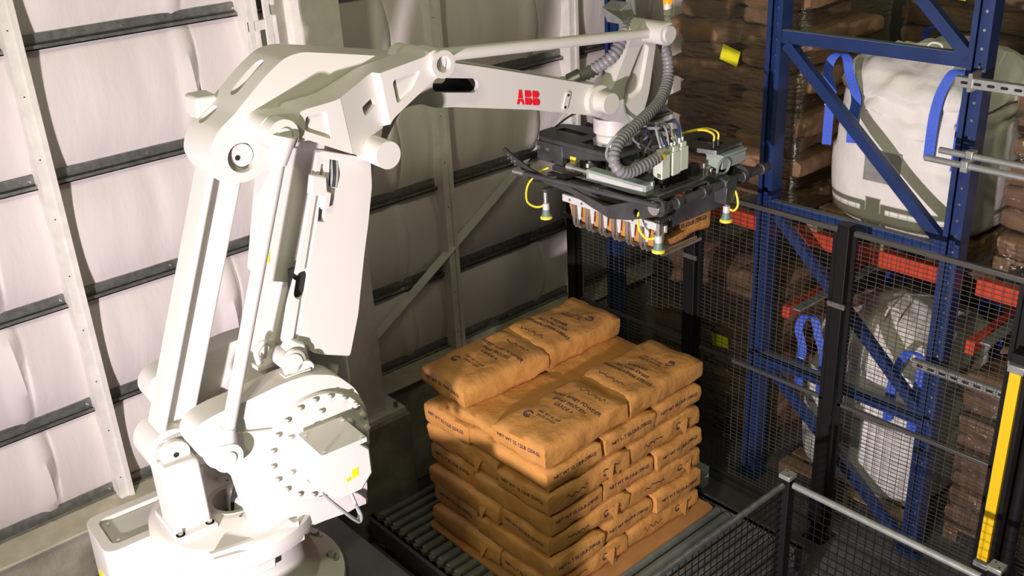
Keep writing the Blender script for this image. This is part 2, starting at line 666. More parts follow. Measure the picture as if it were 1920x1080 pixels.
# --- turntable with cable opening
q = G()
q.lathe((0, 0, 0), [(0.12, 0.30), (0.33, 0.37), (0.365, 0.40), (0.375, 0.44), (0.372, 0.48), (0.355, 0.497), (0.335, 0.502), (0.17, 0.506), (0.155, 0.512), (0.10, 0.512), (0.095, 0.505), (0.095, 0.33), (0.12, 0.30)], 56)
tt = q.build('turntable', 'robot', robot)
q = G()
q.lathe((0, 0, 0), [(0.093, 0.34), (0.094, 0.512), (0.118, 0.516), (0.128, 0.51), (0.128, 0.50), (0.096, 0.34)], 40)
q.build('cable_collar', 'robotgrey', tt)
for k in range(6):
    a = 2 * math.pi * k / 6 + 0.3
    s_ = G().cyl((0.15 * math.cos(a), 0.15 * math.sin(a), 0.505), (0.15 * math.cos(a), 0.15 * math.sin(a), 0.515), 0.006, n=6)
    s_.build('collar_screw', 'galv', tt)
for k, (dx, dy, mt) in enumerate(((0.0, 0.0, 'cablek'), (0.025, -0.015, 'cable'), (0.05, 0.01, 'cablek'), (0.055, -0.035, 'yhose'), (0.02, 0.035, 'cablek'))):
    G().tube([(dx - 0.02, dy, 0.34), (dx - 0.005, dy, 0.50), (dx + 0.05, dy - 0.01, 0.62), (dx + 0.14, dy, 0.72), (dx + 0.22, dy, 0.8)], 0.012, 8, 6).build('umbilical_cable', mt, tt)
# axis motor block beside the table
q = pr([(-0.60, -0.32), (-0.44, -0.32), (-0.44, 0.03), (-0.60, 0.03)], -0.20, -0.38)
mb = q.build('axis_motor_block', 'robot', robot, bevel=0.02)
for s_, l in ((-0.585, -0.19), (-0.455, -0.19)):
    q = G()
    q.cyl(P(s_, -0.30, l), P(s_, -0.27, l), 0.012, n=8)
    q.cyl(P(s_, -0.31, l), P(s_, -0.29, l), 0.02, n=12)
    q.build('mounting_bolt', 'chrome', mb)
G().box(-0.31, -0.13, -0.14, 0.14, 0.495, 0.525).build('motor_foot', 'robot', mb, bevel=0.006)

# --- frame: two cheek plates and the block between
FP = [(-0.30, -0.37), (-0.335, -0.19), (-0.35, -0.04), (-0.42, 0.07), (-0.50, 0.17), (-0.52, 0.235), (-0.485, 0.295), (-0.40, 0.315),
      (-0.23, 0.325), (-0.10, 0.34), (0.015, 0.335), (0.135, 0.285), (0.215, 0.19), (0.258, 0.06), (0.248, -0.10), (0.215, -0.26),
      (0.205, -0.38), (0.12, -0.415), (-0.04, -0.395), (-0.14, -0.375)]
FPr = roundpoly(FP, 0.04, 3)
slotp = capsule2((-0.015, -0.235), 0.032, (0.12, -0.275), 0.032, 6)
fr = pr(FPr, -0.13, 0.0, [slotp]).build('frame', 'robot', robot, bevel=0.022, seg=3)
fr2 = pr(FPr, -0.62, -0.50).build('far_frame', 'robot', robot, bevel=0.022, seg=3)
pr([(-0.32, -0.40), (0.22, -0.43), (0.22, -0.30), (-0.30, -0.30)], -0.60, -0.02).build('frame_foot', 'robot', robot, bevel=0.015)
pr(circ((0, 0), 0.235, 40), -0.52, -0.10).build('shoulder_drum', 'robot', robot, bevel=0.01)
pr(capsule2((0, 0), 0.10, F_, 0.075), -0.01, 0.012).build('frame_rib', 'robot', fr, bevel=0.01)
# gear flanges
gf = pr(circ((0, 0), 0.245, 48), 0.0, 0.028).build('gear_flange', 'robot', fr, bevel=0.006)
gb = None
for k in range(20):
    a = 2 * math.pi * k / 20
    c0 = P(0.228 * math.cos(a), 0.228 * math.sin(a), 0.028)
    if gb is None:
        b = G()
        b.cyl((0, 0, 0), (0, -0.016, 0), 0.013, n=12)
        b.cyl((0, -0.016, 0), (0, -0.020, 0), 0.007, n=6)
        gb = b.build('flange_bolt', 'robot', fr, bevel=0.0)
        gb.location = c0
    else:
        clone(gb, fr, c0)
for k in range(6):
    a = 2 * math.pi * k / 6 + 0.4
    clone(gb, fr, P(0.165 * math.cos(a), 0.165 * math.sin(a), 0.028))
pr(circ((0, 0), 0.245, 48), -0.65, -0.62).build('far_gear_flange', 'robot', fr2, bevel=0.006)
# shoulder motor with octagonal end cap
q = pr(roundpoly([(-0.10, -0.105), (0.10, -0.105), (0.10, 0.105), (-0.10, 0.105)], 0.02), 0.02, 0.17)
mo = q.build('shoulder_motor', 'robot', robot, bevel=0.004)
mo.rotation_euler = (0, 0, 0)
q = pr([(-0.112, -0.06), (-0.06, -0.115), (0.06, -0.115), (0.112, -0.06), (0.112, 0.06), (0.065, 0.112), (-0.065, 0.112), (-0.112, 0.06)], 0.17, 0.27)
q.build('motor_cap', 'robot', mo, bevel=0.008)
pr([(-0.104, 0.1), (0.104, 0.1), (0.104, 0.121), (-0.104, 0.121)], 0.06, 0.272).build('motor_lid', 'robot', mo, bevel=0.002)
q = G()
for s_ in (-0.088, 0.088):
    for l in (0.10, 0.262):
        q.cyl(P(s_, 0.121, l), P(s_, 0.128, l), 0.009, n=8)
q.build('lid_screws', 'chrome', mo)
pr([(0.015, -0.045), (0.045, -0.04), (0.047, 0.0), (0.017, -0.003)], 0.268, 0.2715).build('rating_label', 'label', mo)
pr([(-0.012, -0.05), (0.008, -0.047), (0.009, -0.03), (-0.011, -0.032)], 0.268, 0.2715).build('warning_label', 'yellow', mo)
# loose motor leads below the motor
for k, d in enumerate((0.0, 0.018)):
    G().tube([P(-0.01, -0.24, -0.04), P(-0.02, -0.235, 0.05 + d), P(0.024, -0.30, 0.10 + d), P(0.065, -0.36, 0.105 + d), P(0.095, -0.392, 0.10 + d), P(0.105, -0.36, 0.10 + d), P(0.093, -0.30, 0.10), P(0.07, -0.20, 0.11), P(0.06, -0.10, 0.12)], 0.0075, 8, 6).build('motor_lead', 'cable' if k else 'alu', mo)
G().tube([P(-0.08, -0.14, 0.02), P(-0.05, -0.13, 0.13), P(0.0, -0.17, 0.16), P(0.06, -0.13, 0.18)], 0.005, 6, 6).build('sensor_lead', 'cable', mo)
# bracket with end stop on the front of the frame foot
q = pr([(-0.545, -0.285), (-0.535, -0.35), (-0.49, -0.41), (-0.45, -0.40), (-0.37, -0.415), (-0.365, -0.49), (-0.28, -0.49), (-0.275, -0.435), (-0.13, -0.425), (-0.125, -0.345), (-0.18, -0.30), (-0.30, -0.32)], 0.0, 0.03)
br = q.build('stop_bracket', 'robot', robot, bevel=0.006)
for s_, h in ((-0.43, -0.375), (-0.185, -0.375)):
    pr(circ((s_, h), 0.019, 14), 0.028, 0.036).build('stop_screw', 'galv', br)
pr([(-0.54, -0.30), (-0.40, -0.325), (-0.40, -0.345), (-0.53, -0.325)], 0.025, 0.05).build('stop_block', 'robot', br, bevel=0.004)
pr([(-0.26, -0.325), (-0.15, -0.31), (-0.15, -0.345), (-0.26, -0.355)], 0.028, 0.04).build('stop_block', 'robot', br, bevel=0.003)
# lifting eyes on the shoulder
for s_, l in ((-0.02, -0.06), (-0.07, -0.22)):
    G().tube([P(s_ - 0.035, 0.345, l), P(s_ - 0.04, 0.40, l), P(s_, 0.43, l), P(s_ + 0.04, 0.40, l), P(s_ + 0.035, 0.345, l)], 0.014, 8, 5).build('lifting_eye', 'robot', robot)
    G().box(P(s_, 0, l)[0] - 0.06, P(s_, 0, l)[0] + 0.06, -l - 0.3 - 0.03, -l - 0.3 + 0.03, 1.135, 1.158).build('eye_pad', 'robot', robot, bevel=0.004)

# --- parallel arm, parallel rod
q = pr(capsule2((0, 0), 0.16, PA, 0.085), -0.40, -0.28)
pa = q.build('parallel_arm', 'robot', robot, bevel=0.012)
pr(circ(PA, 0.062, 24), -0.28, -0.25).build('pivot_cap', 'robot', pa, bevel=0.006)
pr(circ(PA, 0.012, 12), -0.2505, -0.248).build('grease_point', 'hole', pa)
d = (Vector(RE) - Vector(PA))
L_ = d.length
d.normalize()
nrm = Vector((-d.y, d.x))


def along(t, o):
    v = Vector(PA) + d * t + nrm * o
    return (v.x, v.y)


q = G()
pr([along(0.05, -0.055), along(L_ - 0.05, -0.058), along(L_ - 0.05, 0.058), along(0.05, 0.055)], -0.40, -0.345, q=q)
pr([along(0.05, -0.07), along(L_ - 0.05, -0.072), along(L_ - 0.05, -0.042), along(0.05, -0.04)], -0.44, -0.29, q=q)
pr([along(0.05, 0.04), along(L_ - 0.05, 0.042), along(L_ - 0.05, 0.072), along(0.05, 0.07)], -0.44, -0.29, q=q)
pr_ = q.build('parallel_rod', 'robot', robot, bevel=0.01)
for c0, rr in ((PA, 0.105), (RE, 0.115)):
    pr(circ(c0, rr, 32), -0.47, -0.28).build('rod_eye', 'robot', pr_, bevel=0.014)
pr(circ(RE, 0.05, 24), -0.281, -0.262).build('pivot_pin', 'robot', pr_, bevel=0.006)
pr(circ((RE[0] - 0.01, RE[1]), 0.010, 12), -0.2625, -0.260).build('grease_point', 'hole', pr_)

# --- lower arm
q = pr(capsule2((0.0, 0.0), 0.19, J3, 0.13), -0.47, -0.23)
la = q.build('lower_arm', 'robot', robot, bevel=0.03, seg=3)
hd = pr(roundpoly([(0.095, 1.26), (0.33, 1.185), (0.095, 0.665), (-0.045, 0.72)], 0.02), -0.34, -0.19).build('arm_hood', 'robot', la, bevel=0.014, seg=3)
CV = [(0.245, 1.225), (0.47, 1.14), (0.462, 1.02), (0.425, 0.865), (0.388, 0.73), (0.325, 0.47), (0.260, 0.285), (0.10, 0.36), (0.06, 0.40), (-0.035, 0.455), (0.02, 0.62), (0.075, 0.74)]
# sheet cover folded along a line: the near half lies flat, the left strip turns back
q = pr(roundpoly(CV, 0.02, 3), -0.135, -0.105)
cv = q.build('arm_cover', 'robot', la, bevel=0.004)
c = G()
pr([(0.245, 1.17), (0.262, 1.165), (0.02, 0.40), (-0.005, 0.41)], -0.122, -0.05, q=c)
cut(cv, c)
c = G()
pr(capsule2((0.075, 0.655), 0.03, (0.095, 0.715), 0.03, 8), -0.2, -0.05, q=c)
pr([(0.195, 0.935), (0.225, 0.925), (0.24, 0.985), (0.21, 0.995)], -0.2, -0.05, q=c)
pr([(0.265, 1.07), (0.305, 1.055), (0.325, 1.165), (0.285, 1.18)], -0.2, -0.05, q=c)
cut(cv, c)
pr([(0.04, 0.62), (0.115, 0.62), (0.13, 0.755), (0.055, 0.755)], -0.15, -0.136).build('hole_shade_plate', 'hole', la)  # near-black plate behind the cover hole, painting the shade inside it
pr([(0.258, 1.05), (0.315, 1.04), (0.335, 1.17), (0.278, 1.185)], -0.155, -0.136).build('window_shade_plate', 'hole', la)  # near-black plate behind the window, its inner shade put in as colour
for k in range(3):
    G().tube([P(0.275 + 0.012 * k, 1.05, -0.115), P(0.283 + 0.012 * k, 1.11, -0.10), P(0.30 + 0.012 * k, 1.175, -0.12)], 0.006, 6, 5).build('arm_cable', 'cable' if k != 1 else 'cablek', la)
pr([(0.17, 1.06), (0.245, 1.04), (0.25, 1.12), (0.19, 1.14)], -0.12, -0.08).build('cable_clamp', 'robot', la, bevel=0.006)
pr([(0.215, 0.985), (0.24, 0.98), (0.262, 1.05), (0.24, 1.06)], -0.11, -0.08).build('cable_clamp', 'robot', la, bevel=0.004)
for s_, h, a_ in ((-0.04, 0.80, 0.035), (-0.005, 0.955, 0.03)):
    pr([(s_, h), (s_ + a_, h - 0.012), (s_ + a_ + 0.01, h + 0.03), (s_ + 0.01, h + 0.042)], -0.192, -0.1875).build('warning_label', 'label', la)
# lower pivot lugs
for s_, h, r_ in ((-0.03, 0.385, 0.045), (0.02, 0.34, 0.04)):
    pr(circ((s_, h), r_, 20), -0.16, -0.04).build('pivot_lug', 'robot', la, bevel=0.008)
pr([(-0.06, 0.40), (0.0, 0.47), (0.05, 0.44), (0.06, 0.36), (0.0, 0.33)], -0.15, -0.07).build('damper_lug', 'robot', la, bevel=0.01)

# --- link rod
lr = G()
lr.cyl(P(F_[0] + 0.03, F_[1] + 0.09, 0.03), P(A_[0] - 0.03, A_[1] - 0.09, 0.0), 0.0275, n=20)
lro = lr.build('link_rod', 'robot', robot)
q = G()
q.cyl(P(F_[0], F_[1] + 0.0, 0.03), P(F_[0] + 0.035, F_[1] + 0.11, 0.03), 0.055, 0.03, n=20)
q.build('rod_socket', 'robot', lro, bevel=0.004)
q = G().cyl(P(A_[0] - 0.035, A_[1] - 0.11, 0.0), P(A_[0], A_[1], 0.0), 0.03, 0.055, n=20)
q.build('rod_socket', 'robot', lro, bevel=0.004)
for c0, l0 in ((F_, 0.0), (A_, -0.06)):
    pr(circ(c0, 0.062, 28), l0, l0 + 0.075).build('rod_end', 'robot', lro, bevel=0.008)
    pr(circ(c0, 0.03, 20), l0 + 0.075, l0 + 0.082).build('end_cap', 'robot', lro, bevel=0.003)

# --- triangular link
TL = [(0.14, 1.422), (0.306, 1.432), (0.499, 1.500), (0.724, 1.53), (0.765, 1.552), (0.825, 1.53), (0.82, 1.46), (0.753, 1.425), (0.65, 1.368), (0.536, 1.302),
      (0.50, 1.21), (0.42, 1.18), (0.345, 1.205), (0.13, 1.322)]
tl = pr(roundpoly(TL, 0.03, 3), -0.19, -0.02).build('triangular_link', 'robot', robot, bevel=0.014, seg=3)
c = G()
c.prism([(0.30, 1.62), (0.485, 1.62), (0.545, 1.1), (0.36, 1.1)], lambda s, h: P(s, h, -0.07 if s in (0.485, 0.545) else -0.021), lambda s, h: P(s + (0.03 if s in (0.485, 0.545) else -0.03), h, 0.085))
pr(roundpoly([(0.165, 1.395), (0.255, 1.40), (0.262, 1.285), (0.155, 1.342)], 0.012), -0.035, 0.1, q=c)
pr(roundpoly([(0.56, 1.462), (0.70, 1.482), (0.645, 1.405), (0.572, 1.362)], 0.02), -0.035, 0.1, q=c)
cut(tl, c)
c = pr(roundpoly([(0.425, 1.375), (0.487, 1.402), (0.503, 1.37), (0.435, 1.335)], 0.012), -0.3, 0.1)
cut(tl, c)
pr(capsule2(A_, 0.062, (0.27, 1.34), 0.055), -0.20, -0.07).build('link_arm', 'robot', tl, bevel=0.015, seg=3)
pr(circ(B_, 0.058, 32), -0.16, 0.005, [circ(B_, 0.034, 24)]).build('link_eye', 'robot', tl, bevel=0.006)
pr(circ(B_, 0.034, 24), -0.16, -0.04).build('link_pin', 'robot', tl)
pr(circ((B_[0] - 0.03, B_[1] + 0.0), 0.055, 28), -0.30, -0.24).build('link_eye_far', 'robot', tl, bevel=0.006)
pr(circ(J3, 0.057, 36), -0.12, 0.065).build('elbow_pin', 'robot', tl, bevel=0.004)

# --- upper arm
UA = [(-0.165, 1.29), (-0.125, 1.36), (-0.04, 1.415), (0.0, 1.45), (0.113, 1.54), (0.20, 1.592), (0.27, 1.60), (0.44, 1.565), (0.82, 1.482), (1.12, 1.395),
      (1.42, 1.303), (1.83, 1.175), (1.885, 1.13), (1.88, 1.05), (1.82, 1.025), (1.41, 1.14), (0.96, 1.243), (0.86, 1.258), (0.80, 1.29), (0.70, 1.29),
      (0.60, 1.16), (0.50, 1.08), (0.42, 1.08), (0.34, 1.15), (0.18, 1.205), (0.06, 1.17), (-0.05, 1.135), (-0.14, 1.18), (-0.175, 1.24)]
s1 = capsule2((0.895, 1.352), 0.032, (1.075, 1.317), 0.032, 8)
s2 = capsule2((0.45, 1.445), 0.033, (0.60, 1.415), 0.033, 8)
ua = pr(roundpoly(UA, 0.04, 3), -0.46, -0.20, [s1, s2]).build('upper_arm', 'robot', robot, bevel=0.03, seg=4)
c = G()
b0, b1 = Vector(P(0.055, 1.45, -0.33)), Vector(P(0.155, 1.53, -0.33))
dd = (b1 - b0).normalized()
nn = Vector((-dd.z, 0, dd.x))
cp = capsule2((0, 0), 0.03, ((b1 - b0).length, 0), 0.03, 8)
c.prism(cp, lambda x, y: b0 + dd * x + Vector((0, 1, 0)) * y - nn * 0.22, lambda x, y: b0 + dd * x + Vector((0, 1, 0)) * y + nn * 0.2)
b2 = Vector(P(-0.07, 1.35, -0.38))
cp2 = capsule2((0, 0), 0.03, (0.035, 0), 0.03, 8)
c.prism(cp2, lambda x, y: b2 + dd * x + Vector((0, 1, 0)) * y - nn * 0.15, lambda x, y: b2 + dd * x + Vector((0, 1, 0)) * y + nn * 0.2)
cut(ua, c)
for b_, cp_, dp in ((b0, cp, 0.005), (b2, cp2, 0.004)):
    G().prism(cp_, lambda x, y: b_ + dd * x + Vector((0, 1, 0)) * y - nn * (dp + 0.01), lambda x, y: b_ + dd * x + Vector((0, 1, 0)) * y - nn * dp).build('slot_shade_fill', 'hole', ua)  # near-flush black fill: the slot's shaded interior painted on
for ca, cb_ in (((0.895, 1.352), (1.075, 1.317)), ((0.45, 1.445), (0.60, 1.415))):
    pr(capsule2(ca, 0.0325, cb_, 0.0325, 8), -0.455, -0.225, [capsule2(ca, 0.0295, cb_, 0.0295, 8)]).build('slot_shade_fill', 'hole', ua)  # black ring along the slot walls, painting the shade of a hollow arm
# pivot bore of the rear eye and a shelf behind it
c = pr(circ((RE[0] + 0.01, RE[1]), 0.06, 24), -0.245, -0.1)
cut(ua, c)
pr(circ((RE[0] + 0.02, RE[1] + 0.003), 0.046, 24), -0.25, -0.225).build('rear_pin', 'robot', ua, bevel=0.004)
pr(circ((RE[0] - 0.0, RE[1] - 0.003), 0.011, 12), -0.226, -0.223).build('grease_point', 'hole', ua)
pr([(-0.11, 1.36), (-0.01, 1.36), (-0.01, 1.45), (-0.10, 1.45)], -0.55, -0.42).build('rear_stop', 'robot', ua, bevel=0.012)
# rounded nose that carries the wrist axis
pr(circ(W, 0.078, 32), -0.46, -0.17).build('wrist_boss', 'robot', ua, bevel=0.01)
pr(circ(W, 0.052, 28), -0.17, -0.09).build('wrist_pin', 'robot', ua, bevel=0.004)
# oval service plate with two holes
pr(capsule2((1.605, 1.115), 0.016, (1.625, 1.172), 0.016, 6), -0.2005, -0.192).build('service_plate', 'robot', ua, bevel=0.003)
for s_, h in ((1.603, 1.115), (1.625, 1.17)):
    pr(circ((s_, h), 0.007, 10), -0.192, -0.1905).build('plate_hole', 'hole', ua)


# red letters on the side of the arm
def lg(u, v):
    """logo plane: u to the right, v up, in metres, sloping with the arm"""
    return (1.316 + u * 0.965 + v * 0.0, 1.186 + v - u * 0.235 + 0.0)


hL, gap = 0.068, 0.0035
lw = 0.0475


def half(c, a, b):
    return [(x, y) for x, y in c]


logo = G()


def put(poly):
    pp = [lg(*p) for p in poly]
    pr(pp, -0.2002, -0.1975, q=logo)


hm = hL * 0.5
sl = 0.012
# A: left and right legs, upper and lower pieces
put([(sl * 0 + 0.000, 0), (0.014, 0), (0.0165, 0.012), (0.0225, 0.012), (0.0225, hm * 0.72), (0.0075, hm * 0.72)])
put([(0.009, hm * 0.82), (0.0225, hm * 0.82), (0.0225, hL), (0.0165, hL)])
put([(0.026, 0.012), (0.032, 0.012), (0.034, 0), (0.0455, 0), (0.0385, hm * 0.72), (0.026, hm * 0.72)])
put([(0.026, hm * 0.82), (0.037, hm * 0.82), (0.032, hL), (0.026, hL)])
for k in range(2):
    x0 = 0.051 + k * 0.047
    put([(x0, 0), (x0 + 0.018, 0), (x0 + 0.018, hm - 0.002), (x0, hm - 0.002)])
    put([(x0, hm + 0.002), (x0 + 0.018, hm + 0.002), (x0 + 0.018, hL), (x0, hL)])
    xr = x0 + 0.0215
    put([(xr, 0), (xr + 0.008, 0)] + [(xr + 0.008 + 0.0145 * math.cos(R(a)), (hm - 0.002) / 2 + (hm - 0.002) / 2 * math.sin(R(a))) for a in range(-70, 71, 20)] + [(xr + 0.008, hm - 0.002), (xr, hm - 0.002)])
    put([(xr, hm + 0.002), (xr + 0.006, hm + 0.002)] + [(xr + 0.006 + 0.0135 * math.cos(R(a)), hm + 0.002 + (hm - 0.002) / 2 + (hm - 0.002) / 2 * math.sin(R(a))) for a in range(-70, 71, 20)] + [(xr + 0.006, hL), (xr, hL)])
lo = logo.build('logo_lettering', 'red', ua, ang=0)
lo['label'] = 'red ABB lettering on the arm'

# --- upper rod and tilt house
q = G().cyl(P(B_[0] + 0.05, B_[1] - 0.005, -0.20), P(RT[0] - 0.03, RT[1], -0.14), 0.030, 0.024, n=20)
ur = q.build('upper_rod', 'robot', robot)
pr(circ(B_, 0.05, 24), -0.24, -0.16).build('rod_end', 'robot', ur, bevel=0.006)
pr(circ((RT[0], RT[1]), 0.056, 28), -0.17, -0.05).build('rod_end', 'robot', ur, bevel=0.006)
pr(circ((RT[0] + 0.002, RT[1]), 0.04, 24), -0.05, -0.035).build('end_cap', 'robot', ur, bevel=0.004)
TLH = [(1.735, 1.06), (1.77, 1.17), (1.84, 1.18), (1.90, 1.13), (2.06, 1.41), (2.12, 1.45), (2.20, 1.43), (2.215, 1.34), (2.165, 1.08), (2.12, 0.96), (2.02, 0.945), (1.86, 1.0)]
th_ = pr(roundpoly(TLH, 0.04, 3), -0.30, -0.19).build('tilt_house', 'robot', robot, bevel=0.015, seg=3)
c = pr(roundpoly([(1.985, 1.04), (2.11, 1.10), (2.165, 1.32), (2.115, 1.34), (1.99, 1.13)], 0.03), -0.215, -0.1)
cut(th_, c)
pr(circ(RT, 0.055, 28), -0.31, -0.17).build('tilt_house_eye', 'robot', th_, bevel=0.006)
q = G()
ax6 = P(2.02, 0.95, -0.31)
q.lathe((ax6[0], ax6[1], 0), [(0.10, 1.78), (0.10, 1.70), (0.085, 1.69), (0.085, 1.64)], 36)
q.build('tool_flange', 'robot', th_, bevel=0.004)
pr([(2.09, 1.42), (2.15, 1.46), (2.12, 1.53), (2.05, 1.50)], -0.42, -0.28).build('hose_bracket', 'galvpipe', th_, bevel=0.004)
# beacon
bc = P(2.30, 1.42, -0.20)
q = G()
q.lathe(bc, [(0.016, 0.0), (0.016, 0.03), (0.021, 0.03), (0.021, 0.085)], 20)
bo = q.build('beacon_body', 'robot', robot)
G().lathe(bc, [(0.022, 0.085), (0.023, 0.105), (0.016, 0.125), (0.0, 0.131)], 20).build('beacon_lens', 'amber', bo)
pr([(2.18, 1.36), (2.20, 1.345), (2.315, 1.405), (2.31, 1.425)], -0.22, -0.18).build('beacon_arm', 'robot', bo)


# --- corrugated cable hoses
def hose(path, r, name, mt, parent, step=0.0058):
    pts = spline([Vector(p) for p in path], 40)
    out = [pts[0]]
    for p_ in pts[1:]:
        while (p_ - out[-1]).length >= step:
            out.append(out[-1] + (p_ - out[-1]).normalized() * step)
    q_ = G()
    q_.tube(out, lambda i: r * (1.0 if i % 4 < 2 else 0.84), 14)
    return q_.build(name, mt, parent, ang=60)


hose([P(1.80, 1.19, -0.36), P(1.88, 1.23, -0.30), P(1.965, 1.30, -0.24), P(2.06, 1.39, -0.26), P(2.13, 1.45, -0.33), P(2.2, 1.45, -0.40)], 0.034, 'hose_loop', 'hose', robot)
hose([P(2.22, 1.42, -0.40), P(2.30, 1.37, -0.32), P(2.335, 1.25, -0.24), P(2.30, 1.13, -0.19), P(2.17, 1.06, -0.11), P(2.03, 1.03, -0.05), P(1.88, 1.0, 0.0), P(1.73, 0.96, 0.05), P(1.655, 0.905, 0.09), P(1.665, 0.855, 0.115), P(1.73, 0.83, 0.12), P(1.83, 0.84, 0.12), P(1.93, 0.855, 0.11)], 0.03, 'hose_drop', 'hose', robot)
G().cyl(P(1.78, 1.175, -0.37), P(1.83, 1.205, -0.33), 0.042, n=18).build('hose_gland', 'galv', robot, bevel=0.004)
G().tube([P(2.13, 1.36, -0.212), P(2.05, 1.22, -0.205), P(1.99, 1.10, -0.195), P(1.985, 1.02, -0.18), P(1.99, 0.96, -0.15)], 0.006, 6, 6).build('wrist_cable', 'cable', robot)

# ------------------------------------------------------------------ pedestal
ped = thing('robot_pedestal', 'dark steel pedestal plate beneath the white robot base', 'pedestal', (1.38, 3.7, 0))
G().box(-0.6, 0.645, -1.0, 0.62, 0.955, 0.998).build('top_plate', 'plate', ped, bevel=0.006)
G().box(-0.45, 0.5, -0.5, 0.45, 0.0, 0.955).build('plinth', 'plate', ped, bevel=0.01)
G().box(-0.58, 0.62, -0.7, 0.58, 0.0, 0.03).build('floor_plate', 'plate', ped, bevel=0.006)

# ================================================================== SACKS
def sack_mesh(lx, ly, lz, seed, nx=16, ny=11, nz=4, rad=0.028, amp=0.011, pinch=0.3):
    """rounded, slightly slumped paper sack; base at z = 0"""
    ax = [-1 + 2 * i / nx for i in range(nx + 1)]
    ay = [-1 + 2 * i / ny for i in range(ny + 1)]
    az = [-1 + 2 * i / nz for i in range(nz + 1)]
    idx, vs, fs = {}, [], []

    def vert(i, j, k):
        if (i, j, k) in idx:
            return idx[(i, j, k)]
        x, y, z = ax[i], ay[j], az[k]
        px, py, pz = x * lx / 2, y * ly / 2, z * lz / 2
        core = Vector((max(-lx / 2 + rad, min(lx / 2 - rad, px)), max(-ly / 2 + rad, min(ly / 2 - rad, py)), max(-lz / 2 + rad, min(lz / 2 - rad, pz))))
        d = Vector((px, py, pz)) - core
        if d.length > 1e-9:
            v = core + d.normalized() * rad * min(1.0, max(abs(d.x), abs(d.y), abs(d.z)) / rad * 1.0 if True else 1)
        else:
            v = Vector((px, py, pz))
        # slump: thinner towards the long ends, fuller in the middle
        e = abs(x) ** 6
        v.z *= 1 - pinch * 0.35 * e - 0.10 * abs(y) ** 6
        # corner ears
        if abs(x) > 0.99 and abs(y) > 0.99:
            v.x *= 1.02
            v.y *= 1.03
        q = Vector((v.x * 6 + seed * 5.1, v.y * 6 + seed * 2.3, v.z * 9 + seed))
        v += Vector((noise.noise(q) * 0.6, noise.noise(q + Vector((9, 3, 1))) * 0.6, noise.noise(q + Vector((3, 8, 5))))) * amp * 1.6
        q = q * 2.7
        v += Vector((noise.noise(q), noise.noise(q + Vector((2, 2, 8))), noise.noise(q + Vector((7, 1, 4))))) * amp * 0.6
        idx[(i, j, k)] = len(vs)
        vs.append((v.x, v.y, v.z + lz / 2))
        return idx[(i, j, k)]

    for i in range(nx):
        for j in range(ny):
            fs.append((vert(i, j, 0), vert(i, j + 1, 0), vert(i + 1, j + 1, 0), vert(i + 1, j, 0)))
            fs.append((vert(i, j, nz), vert(i + 1, j, nz), vert(i + 1, j + 1, nz), vert(i, j + 1, nz)))
    for i in range(nx):
        for k in range(nz):
            fs.append((vert(i, 0, k), vert(i + 1, 0, k), vert(i + 1, 0, k + 1), vert(i, 0, k + 1)))
            fs.append((vert(i, ny, k), vert(i, ny, k + 1), vert(i + 1, ny, k + 1), vert(i + 1, ny, k)))
    for j in range(ny):
        for k in range(nz):
            fs.append((vert(0, j, k), vert(0, j, k + 1), vert(0, j + 1, k + 1), vert(0, j + 1, k)))
            fs.append((vert(nx, j, k), vert(nx, j + 1, k), vert(nx, j + 1, k + 1), vert(nx, j, k + 1)))
    q = G()
    q.add(vs, fs)
    return q.mesh('paper_sack', 50)


def decal(me, items, org, right, upv, name):
    """lay flat print onto the sack surface: items = (verts2d, faces, dx, dy)"""
    bvh = BVHTree.FromPolygons([v.co for v in me.vertices], [tuple(p.vertices) for p in me.polygons])
    org, right, upv = Vector(org), Vector(right), Vector(upv)
    nrm_ = right.cross(upv)
    q = G()
    for vs, fs, dx, dy in items:
        vv = []
        for x, y in vs:
            p_ = org + right * (x + dx) + upv * (y + dy)
            hit = bvh.ray_cast(p_ + nrm_ * 0.2, -nrm_)
            vv.append((hit[0] if hit[0] else p_) + nrm_ * 0.0016)
        q.add(vv, fs)
    dm = bpy.data.meshes.new(name)
    dm.from_pydata(q.v, [], q.f)
    dm.materials.append(M['ink'])
    return dm


def scribble(seed, ln=0.16):
    """a cursive brand flourish"""
    rr = random.Random(seed)
    pts = [Vector((-ln / 2 + ln * i / 14, rr.uniform(-0.008, 0.012) + (0.012 if i % 4 == 1 else 0), 0)) for i in range(15)]
    pts = spline(pts, 4)
    vs, fs = [], []
    for p_ in pts:
        vs += [(p_.x, p_.y - 0.0028), (p_.x, p_.y + 0.0028)]
    for i in range(len(pts) - 1):
        fs.append((2 * i, 2 * i + 2, 2 * i + 3, 2 * i + 1))
    return vs, fs


